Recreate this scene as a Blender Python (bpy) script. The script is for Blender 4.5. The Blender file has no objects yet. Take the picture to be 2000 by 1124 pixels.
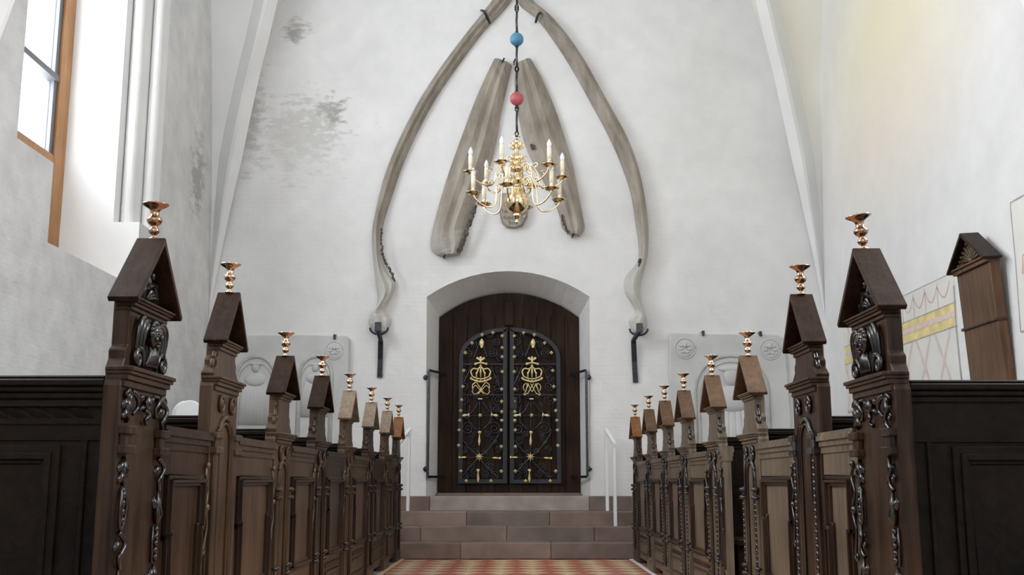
import bpy, bmesh, math, random
from mathutils import Vector, Matrix
R_ = random.Random(7)
sc = bpy.context.scene
COL = sc.collection
PI = math.pi
rad = math.radians

# ------------------------------------------------------------------ camera, world, lights, exposure
EYE = 0.745
FPX = 2135.0
PITCH = math.atan(378 / FPX)
YAW = 9 / FPX * math.cos(PITCH)
cam_d = bpy.data.cameras.new('camera')
cam_d.sensor_fit = 'HORIZONTAL'; cam_d.sensor_width = 36.0; cam_d.lens = FPX / 2000 * 36.0
cam_d.clip_start = 0.05; cam_d.clip_end = 200
cam = bpy.data.objects.new('camera', cam_d); COL.objects.link(cam)
cam.location = (0, 0, EYE)
cam.rotation_euler = (PI / 2 + PITCH, 0, YAW)
sc.camera = cam

vs = sc.view_settings
sc.display_settings.display_device = 'sRGB'
vs.view_transform = 'Standard'; vs.look = 'None'; vs.gamma = 1.0; vs.use_curve_mapping = False
vs.exposure = 0.07

w = bpy.data.worlds.new('sky'); sc.world = w; w.use_nodes = True
w.node_tree.nodes['Background'].inputs[0].default_value = (0.88, 0.94, 1.0, 1)
w.node_tree.nodes['Background'].inputs[1].default_value = 4.0


def area(name, loc, rot, sx, sy, power, col=(0.985, 0.97, 1.0)):
    d = bpy.data.lights.new(name, 'AREA'); d.shape = 'RECTANGLE'; d.size = sx; d.size_y = sy
    d.energy = power; d.color = col
    o = bpy.data.objects.new(name, d); COL.objects.link(o)
    o.location = loc; o.rotation_euler = rot
    return o

# daylight standing in the window openings (bay windows left and right, chancel window behind the camera)
WIN_H = (2.6, 6.2)
area('daylight_near_bay_left', (-4.40, 8.35, 4.6), (0, -PI / 2, 0), 3.7, 2.3, 290, (0.95, 0.97, 1.0))
for yy, pl, pr in ((3.8, 215, 190), (-1.6, 12, 10)):
    area('daylight_left', (-4.05, yy, 4.4), (0, -PI / 2, 0), 3.4, 1.7, pl)
    area('daylight_right', (4.05, yy, 4.4), (0, PI / 2, 0), 3.4, 1.7, pr)
area('daylight_chancel', (0, -4.55, 4.3), (PI / 2, 0, 0), 3.4, 4.4, 20)

# ------------------------------------------------------------------ measuring helper: photo pixel -> point on a plane of the place


def ray(u, v):
    F = Vector((0, math.cos(PITCH), math.sin(PITCH))); U = Vector((0, -math.sin(PITCH), math.cos(PITCH)))
    d = F + Vector((1, 0, 0)) * ((u - 1000) / FPX) + U * ((562 - v) / FPX)
    c, s = math.cos(YAW), math.sin(YAW)
    return Vector((c * d.x - s * d.y, s * d.x + c * d.y, d.z))


def atY(u, v, Y):
    d = ray(u, v); t = Y / d.y
    return (d.x * t, d.z * t + EYE)


def atX(u, v, X):
    d = ray(u, v); t = X / d.x
    return (d.y * t, d.z * t + EYE)

# ------------------------------------------------------------------ mesh builder


def frame_of(t):
    t = t.normalized()
    a = Vector((0, 0, 1)) if abs(t.z) < 0.9 else Vector((1, 0, 0))
    x = a.cross(t).normalized()
    return x, t.cross(x).normalized()


class MB:
    def __init__(self):
        self.v = []; self.f = []; self.s = []; self.m = []; self.mi = 0

    def add(self, verts, faces, smooth=False):
        o = len(self.v)
        self.v.extend([tuple(p) for p in verts])
        for f in faces:
            self.f.append([i + o for i in f]); self.s.append(smooth); self.m.append(self.mi)
        return self

    def box(self, x0, x1, y0, y1, z0, z1):
        x0, x1 = min(x0, x1), max(x0, x1); y0, y1 = min(y0, y1), max(y0, y1); z0, z1 = min(z0, z1), max(z0, z1)
        v = [(x, y, z) for z in (z0, z1) for y in (y0, y1) for x in (x0, x1)]
        return self.add(v, [(0, 2, 3, 1), (4, 5, 7, 6), (0, 1, 5, 4), (2, 6, 7, 3), (0, 4, 6, 2), (1, 3, 7, 5)])

    def prism(self, poly, d0, d1, axes='xzy', smooth=False):
        """poly of (a,b) extruded along c between d0,d1; axes gives which coords a,b,c are"""
        ia = {'x': 0, 'y': 1, 'z': 2}
        A, B, Cc = (ia[k] for k in axes)
        n = len(poly); vs_ = []
        for d in (d0, d1):
            for a, b in poly:
                p = [0, 0, 0]; p[A] = a; p[B] = b; p[Cc] = d; vs_.append(p)
        faces = [list(range(n))[::-1], [i + n for i in range(n)]]
        self.add(vs_, faces)
        self.add(vs_, [(i, (i + 1) % n, (i + 1) % n + n, i + n) for i in range(n)], smooth)
        return self

    def tube(self, pts, r, n=6, smooth=True, caps=True, flat=None):
        """flat=(axis Vector, factor): squash the section along that axis"""
        pts = [Vector(p) for p in pts]
        if not hasattr(r, '__len__'): r = [r] * len(pts)
        rings = []
        t0 = (pts[1] - pts[0]); x, y = frame_of(t0)
        for i, p in enumerate(pts):
            if i == 0: t = pts[1] - pts[0]
            elif i == len(pts) - 1: t = pts[-1] - pts[-2]
            else: t = (pts[i + 1] - pts[i - 1])
            if t.length < 1e-9: t = t0
            t.normalize()
            x = (x - t * x.dot(t))
            if x.length < 1e-6: x, _ = frame_of(t)
            x.normalize(); y = t.cross(x)
            ring = []
            for k in range(n):
                a = 2 * PI * (k + 0.5) / n
                q = (x * math.cos(a) + y * math.sin(a)) * r[i]
                if flat: q = q - flat[0] * (q.dot(flat[0]) * (1 - flat[1]))
                ring.append(p + q)
            rings.append(ring)
        vs_ = [q for rg in rings for q in rg]
        fs = []
        for i in range(len(rings) - 1):
            for k in range(n):
                fs.append((i * n + k, i * n + (k + 1) % n, (i + 1) * n + (k + 1) % n, (i + 1) * n + k))
        self.add(vs_, fs, smooth)
        if caps:
            o = len(self.v) - len(vs_)
            self.f.append([o + k for k in range(n)][::-1]); self.s.append(False); self.m.append(self.mi)
            self.f.append([o + (len(rings) - 1) * n + k for k in range(n)]); self.s.append(False); self.m.append(self.mi)
        return self

    def lathe(self, prof, c=(0, 0, 0), n=16, smooth=True, axis='z'):
        vs_ = []
        for r, h in prof:
            for k in range(n):
                a = 2 * PI * k / n
                if axis == 'z': vs_.append((c[0] + r * math.cos(a), c[1] + r * math.sin(a), c[2] + h))
                elif axis == 'x': vs_.append((c[0] + h, c[1] + r * math.cos(a), c[2] + r * math.sin(a)))
                else: vs_.append((c[0] + r * math.sin(a), c[1] + h, c[2] + r * math.cos(a)))
        fs = []
        for i in range(len(prof) - 1):
            for k in range(n):
                fs.append((i * n + k, i * n + (k + 1) % n, (i + 1) * n + (k + 1) % n, (i + 1) * n + k))
        fs.append(tuple(range(n))[::-1]); fs.append(tuple((len(prof) - 1) * n + k for k in range(n)))
        return self.add(vs_, fs, smooth)

    def ball(self, c, rx, ry=None, rz=None, n=10, m=6, rot=None):
        ry = rx if ry is None else ry; rz = rx if rz is None else rz
        vs_ = []; c = Vector(c)
        for i in range(m + 1):
            th = PI * i / m
            for k in range(n):
                a = 2 * PI * k / n
                q = Vector((rx * math.sin(th) * math.cos(a), ry * math.sin(th) * math.sin(a), rz * math.cos(th)))
                if rot: q = rot @ q
                vs_.append(c + q)
        fs = []
        for i in range(m):
            for k in range(n):
                fs.append((i * n + k, (i + 1) * n + k, (i + 1) * n + (k + 1) % n, i * n + (k + 1) % n))
        return self.add(vs_, fs, True)

    def sweep(self, prof, path, smooth=False):
        """closed profile list of functions: path = list of (origin, ax, ay); prof = list of (a,b)"""
        n = len(prof); vs_ = []
        for o, ax, ay in path:
            for a, b in prof: vs_.append(Vector(o) + Vector(ax) * a + Vector(ay) * b)
        fs = []
        for i in range(len(path) - 1):
            for k in range(n):
                fs.append((i * n + k, i * n + (k + 1) % n, (i + 1) * n + (k + 1) % n, (i + 1) * n + k))
        fs.append(tuple(range(n))[::-1]); fs.append(tuple((len(path) - 1) * n + k for k in range(n)))
        return self.add(vs_, fs, smooth)

    def mesh(self, name, mats, bevel=None):
        me = bpy.data.meshes.new(name)
        me.from_pydata(self.v, [], self.f)
        bm = bmesh.new(); bm.from_mesh(me)
        for i, f in enumerate(bm.faces): pass
        bm.faces.ensure_lookup_table()
        for i, f in enumerate(bm.faces):
            f.smooth = self.s[i]; f.material_index = self.m[i]
        bmesh.ops.remove_doubles(bm, verts=bm.verts, dist=1e-6)
        bmesh.ops.recalc_face_normals(bm, faces=bm.faces)
        if bevel:
            es = [e for e in bm.edges if len(e.link_faces) == 2 and e.calc_face_angle(0) > 0.7 and not (e.link_faces[0].smooth and e.link_faces[1].smooth)]
            bmesh.ops.bevel(bm, geom=es, offset=bevel, segments=1, affect='EDGES', clamp_overlap=True)
        bm.to_mesh(me); bm.free()
        for m in (mats if isinstance(mats, (list, tuple)) else [mats]): me.materials.append(m)
        return me

    def build(self, name, mats, parent=None, bevel=None, loc=None):
        return link(name, self.mesh(name, mats, bevel), parent, loc)


def link(name, me, parent=None, loc=None):
    o = bpy.data.objects.new(name, me); COL.objects.link(o)
    if parent: o.parent = parent
    if loc: o.location = loc
    return o


def thing(name, label, cat, loc=(0, 0, 0), rotz=0, group=None):
    o = bpy.data.objects.new(name, None); COL.objects.link(o)
    o.empty_display_size = 0.1
    o.location = loc; o.rotation_euler = (0, 0, rotz)
    o['label'] = label; o['category'] = cat
    if group: o['group'] = group
    return o


def tag(o, label, cat, group=None):
    o['label'] = label; o['category'] = cat
    if group: o['group'] = group
    return o


def struct(o):
    o['kind'] = 'structure'
    return o


def spiral(c, ax, ay, r0, turns, n=18, start=0, rev=1):
    """spiral from outer radius r0 to centre; returns points"""
    c = Vector(c); ax = Vector(ax); ay = Vector(ay)
    out = []
    for i in range(n + 1):
        t = i / n
        r = r0 * (1 - 0.88 * t)
        a = start + rev * turns * 2 * PI * t
        out.append(c + ax * (r * math.cos(a)) + ay * (r * math.sin(a)))
    return out


def smoothpath(pts, n=6):
    """Catmull-Rom through pts"""
    pts = [Vector(p) for p in pts]; out = []
    P = [pts[0] * 2 - pts[1]] + pts + [pts[-1] * 2 - pts[-2]]
    for i in range(1, len(P) - 2):
        for k in range(n):
            t = k / n
            a, b, c, d = P[i - 1], P[i], P[i + 1], P[i + 2]
            out.append(0.5 * ((2 * b) + (c - a) * t + (2 * a - 5 * b + 4 * c - d) * t * t + (3 * b - a - 3 * c + d) * t ** 3))
    out.append(pts[-1]); return out

# ------------------------------------------------------------------ materials


def newmat(name):
    m = bpy.data.materials.new(name); m.use_nodes = True
    nt = m.node_tree
    return m, nt, nt.nodes['Principled BSDF']


def N(nt, t, **kw):
    n = nt.nodes.new(t)
    for k, v in kw.items(): setattr(n, k, v)
    return n


def ramp(nt, src, p0, c0, p1, c1):
    r = N(nt, 'ShaderNodeValToRGB')
    r.color_ramp.elements[0].position = p0; r.color_ramp.elements[0].color = (*c0, 1)
    r.color_ramp.elements[1].position = p1; r.color_ramp.elements[1].color = (*c1, 1)
    nt.links.new(src, r.inputs[0])
    return r


def simple(name, col, rough=0.5, metal=0.0, noise=0.0, scale=8.0, bump=0.0, coat=0.0):
    m, nt, b = newmat(name)
    b.inputs['Roughness'].default_value = rough; b.inputs['Metallic'].default_value = metal
    b.inputs['Coat Weight'].default_value = coat
    tc = N(nt, 'ShaderNodeTexCoord')
    nz = N(nt, 'ShaderNodeTexNoise'); nz.inputs['Scale'].default_value = scale; nz.inputs['Detail'].default_value = 6
    nt.links.new(tc.outputs['Object'], nz.inputs['Vector'])
    lo = tuple(c * (1 - noise) for c in col); hi = tuple(min(1, c * (1 + noise)) for c in col)
    r = ramp(nt, nz.outputs['Fac'], 0.3, lo, 0.7, hi)
    nt.links.new(r.outputs[0], b.inputs['Base Color'])
    if bump:
        bp = N(nt, 'ShaderNodeBump'); bp.inputs['Strength'].default_value = bump; bp.inputs['Distance'].default_value = 0.02
        nt.links.new(nz.outputs['Fac'], bp.inputs['Height']); nt.links.new(bp.outputs[0], b.inputs['Normal'])
    return m


def wood(name, dark, light, rough=0.35, scale=1.0, vert=True, coat=0.0, spec=0.32):
    m, nt, b = newmat(name)
    tc = N(nt, 'ShaderNodeTexCoord'); mp = N(nt, 'ShaderNodeMapping')
    mp.inputs['Scale'].default_value = (26 * scale, 26 * scale, 1.6 * scale) if vert else (26 * scale, 1.8 * scale, 26 * scale)
    nt.links.new(tc.outputs['Object'], mp.inputs[0])
    nz = N(nt, 'ShaderNodeTexNoise'); nz.inputs['Scale'].default_value = 1.6; nz.inputs['Detail'].default_value = 7; nz.inputs['Roughness'].default_value = 0.62
    nt.links.new(mp.outputs[0], nz.inputs['Vector'])
    n2 = N(nt, 'ShaderNodeTexNoise'); n2.inputs['Scale'].default_value = 2.3; n2.inputs['Detail'].default_value = 4
    nt.links.new(tc.outputs['Object'], n2.inputs['Vector'])
    mx = N(nt, 'ShaderNodeMath', operation='MULTIPLY_ADD'); mx.inputs[1].default_value = 0.45
    nt.links.new(n2.outputs['Fac'], mx.inputs[0])
    m2 = N(nt, 'ShaderNodeMath', operation='MULTIPLY'); m2.inputs[1].default_value = 0.6
    nt.links.new(nz.outputs['Fac'], m2.inputs[0]); nt.links.new(m2.outputs[0], mx.inputs[2])
    r = ramp(nt, mx.outputs[0], 0.40, dark, 0.66, light)
    nt.links.new(r.outputs[0], b.inputs['Base Color'])
    b.inputs['Roughness'].default_value = rough
    b.inputs['Coat Weight'].default_value = coat * 0.5; b.inputs['Coat Roughness'].default_value = 0.2
    b.inputs['Specular IOR Level'].default_value = spec
    bp = N(nt, 'ShaderNodeBump'); bp.inputs['Strength'].default_value = 0.18; bp.inputs['Distance'].default_value = 0.006
    nt.links.new(nz.outputs['Fac'], bp.inputs['Height']); nt.links.new(bp.outputs[0], b.inputs['Normal'])
    return m


def blob(nt, pos, c, radii):
    """1 at point c falling to 0 at the ellipsoid radii"""
    s = N(nt, 'ShaderNodeVectorMath', operation='SUBTRACT'); s.inputs[1].default_value = c
    nt.links.new(pos, s.inputs[0])
    d = N(nt, 'ShaderNodeVectorMath', operation='DIVIDE'); d.inputs[1].default_value = radii
    nt.links.new(s.outputs[0], d.inputs[0])
    l = N(nt, 'ShaderNodeVectorMath', operation='LENGTH'); nt.links.new(d.outputs[0], l.inputs[0])
    k = N(nt, 'ShaderNodeMath', operation='SUBTRACT', use_clamp=True); k.inputs[0].default_value = 1.0
    nt.links.new(l.outputs['Value'], k.inputs[1])
    return k.outputs[0]


def plaster(name, col, plane='xz', brick=0.5, bump=0.5, stains=(), tints=(), mottle=0.0):
    m, nt, b = newmat(name)
    b.inputs['Roughness'].default_value = 0.85
    b.inputs['Specular IOR Level'].default_value = 0.25
    g = N(nt, 'ShaderNodeNewGeometry'); pos = g.outputs['Position']
    n1 = N(nt, 'ShaderNodeTexNoise'); n1.inputs['Scale'].default_value = 1.3; n1.inputs['Detail'].default_value = 5
    n2 = N(nt, 'ShaderNodeTexNoise'); n2.inputs['Scale'].default_value = 9; n2.inputs['Detail'].default_value = 6
    n3 = N(nt, 'ShaderNodeTexNoise'); n3.inputs['Scale'].default_value = 5.0; n3.inputs['Detail'].default_value = 8; n3.inputs['Roughness'].default_value = 0.65
    for n in (n1, n2): nt.links.new(pos, n.inputs['Vector'])
    mp3 = N(nt, 'ShaderNodeMapping'); mp3.inputs['Scale'].default_value = (1.2, 1.2, 2.6)
    nt.links.new(pos, mp3.inputs[0]); nt.links.new(mp3.outputs[0], n3.inputs['Vector'])
    r = ramp(nt, n1.outputs['Fac'], 0.3, tuple(c * 0.93 for c in col), 0.7, tuple(min(1, c * 1.04) for c in col))
    out = r.outputs[0]
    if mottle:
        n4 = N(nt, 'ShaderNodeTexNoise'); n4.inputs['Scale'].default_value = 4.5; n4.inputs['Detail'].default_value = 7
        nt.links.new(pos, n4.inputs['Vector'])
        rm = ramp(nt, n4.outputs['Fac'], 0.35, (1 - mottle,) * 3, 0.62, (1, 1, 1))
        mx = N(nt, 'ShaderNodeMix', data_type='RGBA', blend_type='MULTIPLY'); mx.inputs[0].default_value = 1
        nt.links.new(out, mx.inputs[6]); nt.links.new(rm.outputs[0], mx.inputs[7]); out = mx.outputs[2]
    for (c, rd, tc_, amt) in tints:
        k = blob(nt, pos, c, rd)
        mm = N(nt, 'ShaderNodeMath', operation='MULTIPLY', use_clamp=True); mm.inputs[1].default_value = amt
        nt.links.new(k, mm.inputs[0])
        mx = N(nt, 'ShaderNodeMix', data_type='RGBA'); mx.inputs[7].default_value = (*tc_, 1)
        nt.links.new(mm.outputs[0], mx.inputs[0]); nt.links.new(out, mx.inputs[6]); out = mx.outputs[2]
    for (c, rd, sc_, thr) in stains:
        k = blob(nt, pos, c, rd)
        a = N(nt, 'ShaderNodeMath', operation='MULTIPLY_ADD'); a.inputs[1].default_value = 0.42
        nt.links.new(k, a.inputs[0]); nt.links.new(n3.outputs['Fac'], a.inputs[2])
        e = N(nt, 'ShaderNodeMapRange'); e.inputs['From Min'].default_value = thr; e.inputs['From Max'].default_value = thr + 0.17
        nt.links.new(a.outputs[0], e.inputs['Value'])
        kk = N(nt, 'ShaderNodeMath', operation='MULTIPLY', use_clamp=True)
        k5 = N(nt, 'ShaderNodeMath', operation='MULTIPLY', use_clamp=True); k5.inputs[1].default_value = 6
        nt.links.new(k, k5.inputs[0]); nt.links.new(k5.outputs[0], kk.inputs[0]); nt.links.new(e.outputs[0], kk.inputs[1])
        mx = N(nt, 'ShaderNodeMix', data_type='RGBA'); mx.inputs[7].default_value = (*sc_, 1)
        nt.links.new(kk.outputs[0], mx.inputs[0]); nt.links.new(out, mx.inputs[6]); out = mx.outputs[2]
    nt.links.new(out, b.inputs['Base Color'])
    h = N(nt, 'ShaderNodeMath', operation='MULTIPLY_ADD'); h.inputs[1].default_value = 0.35
    nt.links.new(n2.outputs['Fac'], h.inputs[0]); nt.links.new(n1.outputs['Fac'], h.inputs[2])
    hh = h.outputs[0]
    if brick:
        sp = N(nt, 'ShaderNodeSeparateXYZ'); nt.links.new(pos, sp.inputs[0])
        cb = N(nt, 'ShaderNodeCombineXYZ')
        nt.links.new(sp.outputs[{'x': 0, 'y': 1}[plane[0]]], cb.inputs[0]); nt.links.new(sp.outputs[2], cb.inputs[1])
        wob = N(nt, 'ShaderNodeVectorMath', operation='MULTIPLY_ADD'); wob.inputs[1].default_value = (0.03, 0.03, 0)
        nt.links.new(n2.outputs['Color'], wob.inputs[0]); nt.links.new(cb.outputs[0], wob.inputs[2])
        bk = N(nt, 'ShaderNodeTexBrick'); bk.inputs['Scale'].default_value = 1.0
        bk.inputs['Brick Width'].default_value = 0.27; bk.inputs['Row Height'].default_value = 0.095
        bk.inputs['Mortar Size'].default_value = 0.012; bk.inputs['Mortar Smooth'].default_value = 1.0
        nt.links.new(wob.outputs[0], bk.inputs['Vector'])
        s2 = N(nt, 'ShaderNodeMath', operation='MULTIPLY_ADD'); s2.inputs[1].default_value = -0.22 * brick
        nt.links.new(bk.outputs['Fac'], s2.inputs[0]); nt.links.new(hh, s2.inputs[2]); hh = s2.outputs[0]
    bp = N(nt, 'ShaderNodeBump'); bp.inputs['Strength'].default_value = bump; bp.inputs['Distance'].default_value = 0.035
    nt.links.new(hh, bp.inputs['Height']); nt.links.new(bp.outputs[0], b.inputs['Normal'])
    return m


GREY = (0.42, 0.41, 0.38)
WHITE = (0.80, 0.795, 0.78)
p1 = atY(600, 250, 12); p2 = atY(575, 60, 12); p3 = atY(490, 230, 12); p4 = atY(650, 215, 12)
M_back = plaster('limewash_back', WHITE, 'xz', 0.22, 0.45, mottle=0.05, stains=[
    ((p1[0], 12, p1[1]), (0.95, 1, 0.85), GREY, 0.76), ((p2[0], 12, p2[1]), (0.35, 1, 0.3), GREY, 0.72),
    ((p1[0] - 0.1, 12, p1[1] - 0.1), (1.3, 1, 1.2), (0.66, 0.65, 0.62), 0.74), ((p3[0], 12, p3[1]), (0.35, 1, 1.3), (0.58, 0.57, 0.54), 0.70), ((p4[0], 12, p4[1]), (0.32, 1, 0.35), GREY, 0.70)])
lp = atX(400, 350, -3.35)
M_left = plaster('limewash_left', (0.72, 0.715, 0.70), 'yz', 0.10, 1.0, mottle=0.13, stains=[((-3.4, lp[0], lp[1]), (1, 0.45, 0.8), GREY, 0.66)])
M_right = plaster('limewash_right', WHITE, 'yz', 0.10, 0.45, mottle=0.04, tints=[((3.0, 9.5, 4.9), (2.2, 2.6, 2.0), (0.84, 0.77, 0.52), 1.0), ((3.3, 9.8, 3.9), (1.5, 2.6, 0.9), (0.82, 0.71, 0.66), 0.5)])  # tints: yellow reflected light, pinker below, put into the wall colour
M_vault = plaster('limewash_vault', WHITE, 'yz', 0.0, 0.35,
                  stains=[((-3.4, lp[0] + 0.1, lp[1] + 0.1), (1, 0.5, 0.8), GREY, 0.74)],
                  tints=[((2.8, 9.4, 5.5), (3.0, 3.4, 3.0), (0.84, 0.77, 0.52), 1.0)])  # the same yellow reflected light, put into the vault colour
M_plain = plaster('limewash_plain', WHITE, 'xz', 0.0, 0.4)
M_oak = wood('dark_oak', (0.011, 0.0055, 0.003), (0.046, 0.023, 0.012), 0.34, coat=0.25)
M_oak2 = wood('lit_oak', (0.060, 0.045, 0.030), (0.185, 0.140, 0.094), 0.40, coat=0.2)  # paler oak, mainly right row: light from the left window put into its colour
M_oakL = wood('brown_oak', (0.026, 0.0155, 0.0088), (0.105, 0.064, 0.037), 0.40, coat=0.12, spec=0.22)
M_oakF = wood('front_oak', (0.014, 0.0075, 0.0045), (0.060, 0.034, 0.020), 0.40, coat=0.08, spec=0.15)
M_part = wood('black_oak', (0.005, 0.0036, 0.0026), (0.017, 0.011, 0.007), 0.40, vert=False, coat=0.0, spec=0.10)
M_carve = simple('carved_oak', (0.009, 0.007, 0.0065), 0.22, 0, 0.35, 14, 0.15, coat=0.4)
M_roofd = wood('roof_dark', (0.009, 0.0048, 0.003), (0.036, 0.019, 0.011), 0.38, vert=False, coat=0.04, spec=0.12)
M_roofm = wood('roof_mid', (0.060, 0.032, 0.016), (0.135, 0.078, 0.042), 0.34, vert=False, coat=0.2)
M_roofl = wood('roof_pale', (0.14, 0.105, 0.073), (0.27, 0.21, 0.15), 0.34, vert=False, coat=0.2)  # far left roofs: window reflection put into the base colour
M_roofo = wood('roof_orange', (0.13, 0.052, 0.017), (0.25, 0.11, 0.038), 0.34, vert=False, coat=0.2)
M_panelw = wood('panel_oak', (0.070, 0.034, 0.017), (0.165, 0.088, 0.046), 0.42, coat=0.1, spec=0.2)
M_brass = simple('brass', (0.84, 0.68, 0.42), 0.12, 1.0, 0.12, 20)
M_candleb = simple('candle_brass', (0.66, 0.49, 0.35), 0.13, 1.0, 0.12, 20)
M_bronze = simple('dull_brass', (0.42, 0.27, 0.18), 0.16, 1.0, 0.25, 20)
M_gilt = simple('gilding', (0.86, 0.70, 0.36), 0.36, 0.3, 0.12, 30)
M_iron = simple('black_iron', (0.040, 0.043, 0.052), 0.25, 0.5, 0.3, 30, 0.1)
M_ironb = simple('painted_iron', (0.008, 0.0095, 0.014), 0.5, 0.0, 0.3, 12)
M_hinge = simple('worn_hinge', (0.10, 0.068, 0.036), 0.4, 0.2, 0.4, 20)
M_bone = None
M_candle = simple('candle_wax', (0.86, 0.80, 0.62), 0.5)
M_white = simple('white_paint', (0.82, 0.82, 0.82), 0.4)
M_slab = simple('grave_stone', (0.60, 0.60, 0.585), 0.8, 0, 0.10, 3.5, 0.25)
M_slabd = simple('grave_stone_dirt', (0.50, 0.495, 0.475), 0.85, 0, 0.18, 7)
M_ink = simple('black_ink', (0.05, 0.045, 0.04), 0.8)
M_frame = wood('window_oak', (0.30, 0.14, 0.052), (0.46, 0.24, 0.105), 0.5)
M_lead = simple('lead', (0.12, 0.12, 0.13), 0.5, 0.4)


def bone_mat():
    m, nt, b = newmat('whale_bone')
    b.inputs['Roughness'].default_value = 0.7
    g = N(nt, 'ShaderNodeNewGeometry')
    n1 = N(nt, 'ShaderNodeTexNoise'); n1.inputs['Scale'].default_value = 2.2; n1.inputs['Detail'].default_value = 8; n1.inputs['Roughness'].default_value = 0.6
    mp = N(nt, 'ShaderNodeMapping'); mp.inputs['Scale'].default_value = (2.6, 2.6, 0.8)
    nt.links.new(g.outputs['Position'], mp.inputs[0]); nt.links.new(mp.outputs[0], n1.inputs['Vector'])
    sp = N(nt, 'ShaderNodeSeparateXYZ'); nt.links.new(g.outputs['Position'], sp.inputs[0])
    r = ramp(nt, n1.outputs['Fac'], 0.32, (0.20, 0.168, 0.132), 0.68, (0.42, 0.37, 0.31))
    # the lower condyles are bleached whiter
    mr = N(nt, 'ShaderNodeMapRange'); mr.inputs['From Min'].default_value = 3.7; mr.inputs['From Max'].default_value = 2.9
    nt.links.new(sp.outputs[2], mr.inputs['Value'])
    mx = N(nt, 'ShaderNodeMix', data_type='RGBA'); mx.inputs[7].default_value = (0.62, 0.60, 0.56, 1)
    k = N(nt, 'ShaderNodeMath', operation='MULTIPLY'); k.inputs[1].default_value = 0.85
    nt.links.new(mr.outputs[0], k.inputs[0])
    nt.links.new(k.outputs[0], mx.inputs[0]); nt.links.new(r.outputs[0], mx.inputs[6])
    nt.links.new(mx.outputs[2], b.inputs['Base Color'])
    bp = N(nt, 'ShaderNodeBump'); bp.inputs['Strength'].default_value = 0.5; bp.inputs['Distance'].default_value = 0.03
    nt.links.new(n1.outputs['Fac'], bp.inputs['Height']); nt.links.new(bp.outputs[0], b.inputs['Normal'])
    return m


M_bone = bone_mat()
M_marrow = simple('bone_marrow', (0.10, 0.085, 0.07), 0.9, 0, 0.5, 25, 0.5)


def glass_mat():
    m = bpy.data.materials.new('window_glass'); m.use_nodes = True; nt = m.node_tree
    nt.nodes.remove(nt.nodes['Principled BSDF'])
    t = N(nt, 'ShaderNodeBsdfTransparent'); t.inputs[0].default_value = (0.94, 0.96, 0.97, 1)
    gl = N(nt, 'ShaderNodeBsdfGlossy'); gl.inputs['Roughness'].default_value = 0.05
    mx = N(nt, 'ShaderNodeMixShader'); mx.inputs[0].default_value = 0.06
    nt.links.new(t.outputs[0], mx.inputs[1]); nt.links.new(gl.outputs[0], mx.inputs[2])
    nt.links.new(mx.outputs[0], nt.nodes['Material Output'].inputs[0])
    return m


M_glass = glass_mat()
M_bulb = simple('bulb_glass', (0.85, 0.88, 0.95), 0.08, 0, 0.02, 5, coat=0.5)


def stone_mat(name, col):
    return simple(name, col, 0.62, 0, 0.22, 5.0, 0.15)


M_step = [stone_mat('step_stone_a', (0.205, 0.142, 0.112)), stone_mat('step_stone_b', (0.235, 0.170, 0.138)), stone_mat('step_stone_c', (0.175, 0.132, 0.110))]
M_stepl = stone_mat('step_stone_light', (0.34, 0.285, 0.25))
M_tr = simple('tile_red', (0.42, 0.115, 0.075), 0.4, 0, 0.22, 6)
M_tc = simple('tile_cream', (0.66, 0.50, 0.29), 0.4, 0, 0.18, 6)
M_grout = simple('grout', (0.40, 0.33, 0.26), 0.8, 0, 0.1)
M_plinth = simple('grey_plinth', (0.20, 0.195, 0.19), 0.5, 0, 0.3, 6)

# ------------------------------------------------------------------ setting: walls, vault
A = 3.42          # half width
YB = 12.0         # end wall
HT = 9.0
WD = 0.80         # wall depth at the windows


def wall_cells(mb, side, ybreaks, hbreaks, is_open, depth):
    X = side * A; X2 = side * (A + depth)
    ny, nh = len(ybreaks) - 1, len(hbreaks) - 1
    op = lambda i, j: 0 <= i < ny and 0 <= j < nh and is_open((ybreaks[i] + ybreaks[i + 1]) / 2, (hbreaks[j] + hbreaks[j + 1]) / 2)
    for i in range(ny):
        for j in range(nh):
            y0, y1, h0, h1 = ybreaks[i], ybreaks[i + 1], hbreaks[j], hbreaks[j + 1]
            if not op(i, j):
                mb.add([(X, y0, h0), (X, y1, h0), (X, y1, h1), (X, y0, h1)], [(0, 1, 2, 3)])
                mb.add([(X2, y0, h0), (X2, y1, h0), (X2, y1, h1), (X2, y0, h1)], [(0, 1, 2, 3)])
            else:
                for di, dj, a, b in ((-1, 0, (y0, h0), (y0, h1)), (1, 0, (y1, h0), (y1, h1)), (0, -1, (y0, h0), (y1, h0)), (0, 1, (y0, h1), (y1, h1))):
                    if not op(i + di, j + dj):
                        mb.mi = 1; mb.add([(X, *a), (X, *b), (X2, *b), (X2, *a)], [(0, 1, 2, 3)]); mb.mi = 0


def open_left(y, h):
    if 7.78 < y < 9.65 and 2.46 < h < 3.06: return True
    if 7.18 < y < 10.15 and 3.06 < h < 7.2: return True
    for c in (3.8, -1.6):
        if c - 0.85 < y < c + 0.85 and 2.6 < h < 6.2: return True
    return False


def open_right(y, h):
    for c in (3.8, -1.6):
        if c - 0.85 < y < c + 0.85 and 2.6 < h < 6.2: return True
    return False


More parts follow.
